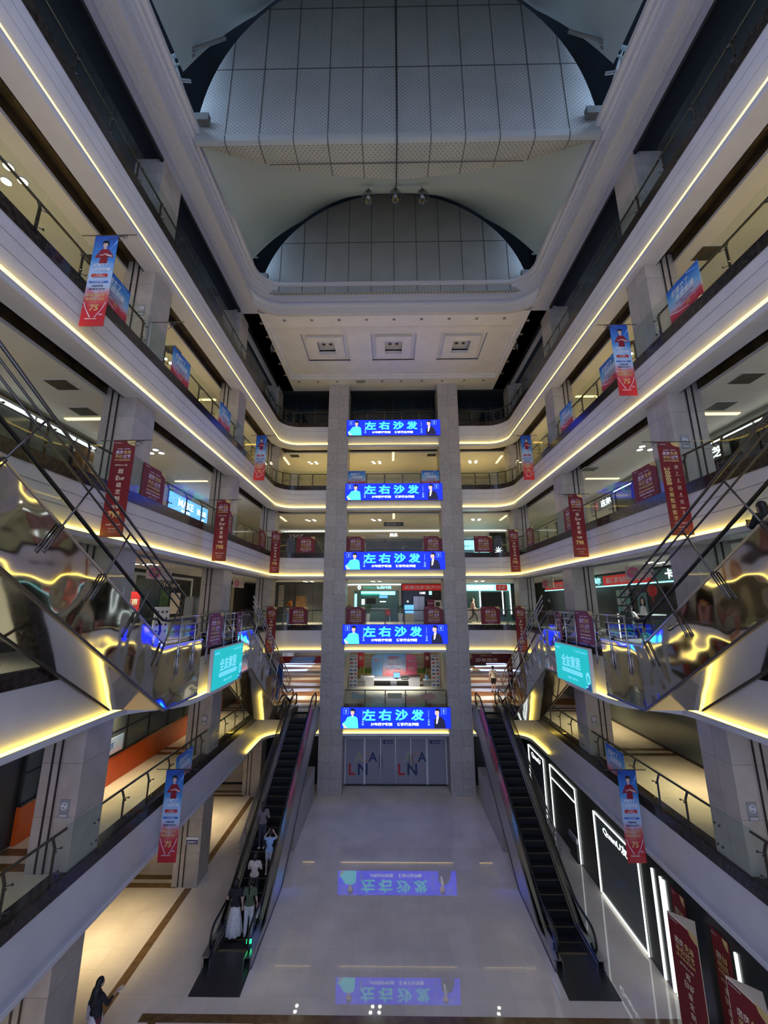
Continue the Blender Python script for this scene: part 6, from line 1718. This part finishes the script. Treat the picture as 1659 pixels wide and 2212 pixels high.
person('person in a mauve shirt and dark jeans standing highest on the left escalator', (-5.66, y, z), 0, dict(wrl=V(-.14, .22, 1.10), wrr=V(.14, .22, 1.10), ell=V(-.25, .02, 1.12), elr=V(.25, .02, 1.12), hdl=V(.3, 1, .3), hdr=V(-.3, 1, .3)), 'cl_mauve', 'cl_jean', None, 'mid', 'cl_cream', .9, 'long', 'flesh', .98)

def phone_w(o, j):
    m = MB(); w = j['wrr']; m.box((w.x - .07, w.y + .06, w.z - .02), (w.x + .08, w.y + .22, w.z + .01), 'cream'); m.build('held_booklet', o)
    m = MB(); m.box((-.30, -.08, .78), (-.20, .12, 1.15), 'cl_white'); m.build('shoulder_bag', o)
    m = MB(); m.lathe([(.185, .70), (.17, .85), (.145, 1.0)], (0, 0, 0), 'cl_white', 20, cap=False); m.build('shirt_hem', o, smooth=True)
person('long-haired woman in dark clothes beside the column at the lower left, holding something pale', (-7.92, 12.7, 0), -.5, dict(elr=V(.24, .14, 1.16), wrr=V(.16, .36, 1.22), hdr=V(-.1, 1, .1), ell=V(-.23, -.05, 1.12), wrl=V(-.23, .10, .92)), 'cl_black', 'cl_wine', None, 'long', 'black', 1.6, 'wide', 'flesh', .97, phone_w)
# walking man, third floor right bay
person('man in a pink shirt and black trousers walking past the right third-floor bay', (5.85, 30.4, FL[3]), -PI / 2, dict(knl=V(-.09, .22, .52), anl=V(-.09, .30, .12), tol=V(-.10, .44, .05), knr=V(.09, -.04, .50), anr=V(.09, -.36, .18), tor=V(.10, -.26, .06),
       ell=V(-.22, -.12, 1.12), wrl=V(-.23, -.12, .88), elr=V(.23, .06, 1.12), wrr=V(.24, .22, .93)), 'cl_pink', 'cl_black', None, 'short', 'black', .7, 'long', 'flesh', 1.02)
def sling(o, j):
    m = MB(); m.tube([(-.14, -.10, 1.44), (0, -.145, 1.28), (.15, -.13, 1.06)], .014, 'black', 6, flat=1.6); m.build('bag_strap', o)
person('man in a white T-shirt and black shorts, seen from behind at the right passage', (7.25, 31.3, FL[2]), .1, dict(ell=V(-.28, .0, 1.14), wrl=V(-.30, .02, .90)), 'cl_white', 'cl_black', None, 'short', 'black', .75, 'short', 'flesh', 1.04, sling)
# person looking at a phone on the upper right escalator
def phone_r(o, j):
    m = MB(); w = (j['wrr'] + j['wrl']) / 2; R3 = Matrix.Rotation(.5, 3, 'X')
    m.box((w.x - .05, w.y + .07, w.z + .0), (w.x + .05, w.y + .10, w.z + .16), 'dsteel'); m.build('phone', o)
person('dark-haired person in black looking down at a phone on the upper right escalator', (7.25, 7.95, FL[3] + (11.33 - 7.95) * .62 - .32), 0.0, dict(hea=V(0, .06, 1.58), ell=V(-.24, .10, 1.18), elr=V(.24, .10, 1.18), wrl=V(-.06, .32, 1.24), wrr=V(.06, .32, 1.24), hdl=V(.3, .8, .6), hdr=V(-.3, .8, .6)), 'cl_black', 'cl_char', None, 'mid', 'black', 1.7, 'long', 'flesh', .98, phone_r)
# people in the right third-floor gallery
def chair(label, x, y, rz):
    o = thing('office_chair', label, 'chair', (x, y, FL[3]), rz)
    m = MB(); m.box((-.25, -.22, .42), (.25, .26, .50), 'cl_dgreen'); m.build('seat', o); m = MB(); m.box((-.26, -.30, .50), (.26, -.22, 1.08), 'cl_dgreen'); m.build('backrest', o)
    for a in (-.21, .21):
        for b in (-.18, .22): m = MB(); m.tube([(a, b, 0), (a, b, .42)], .018, 'dsteel', 6); m.build('leg', o)
SIT = dict(pel=V(0, -.08, .60), che=V(0, -.08, .92), nec=V(0, -.05, 1.10), hea=V(0, -.02, 1.24), shl=V(-.175, -.06, 1.04), shr=V(.175, -.06, 1.04), hil=V(-.09, -.05, .58), hir=V(.09, -.05, .58), knl=V(-.11, .36, .56), knr=V(.11, .36, .56), anl=V(-.11, .36, .10), anr=V(.11, .36, .10), tol=V(-.12, .50, .035), tor=V(.12, .50, .035),
           ell=V(-.25, .06, .82), elr=V(.25, .06, .82), wrl=V(-.14, .30, .78), wrr=V(.14, .30, .78), hdl=V(.2, 1, 0), hdr=V(-.2, 1, 0))
chair('dark green chair with its back to the hall, right third-floor gallery', 9.15, 21.6, .2)
person('person with black hair sitting in the dark green chair, seen from behind', (9.15, 21.66, FL[3]), .2, SIT, 'cl_char', 'cl_black', None, 'short', 'black', 1.5, 'long', 'flesh', 1.0)
chair('dark chair at the service counter in the right third-floor gallery', 9.7, 17.2, -1.3)
person('person in a white top sitting at the service counter, right third-floor gallery', (9.7, 17.2, FL[3]), -1.3, SIT, 'cl_white', 'cl_black', None, 'mid', 'black', .6, 'long', 'flesh', .98)
person('standing figure in dark clothes at the far right third-floor shops', (9.9, 26.2, FL[3]), 1.2, {}, 'cl_black', 'cl_black', None, 'short', 'black', 1.5, 'long', 'flesh', 1.0)
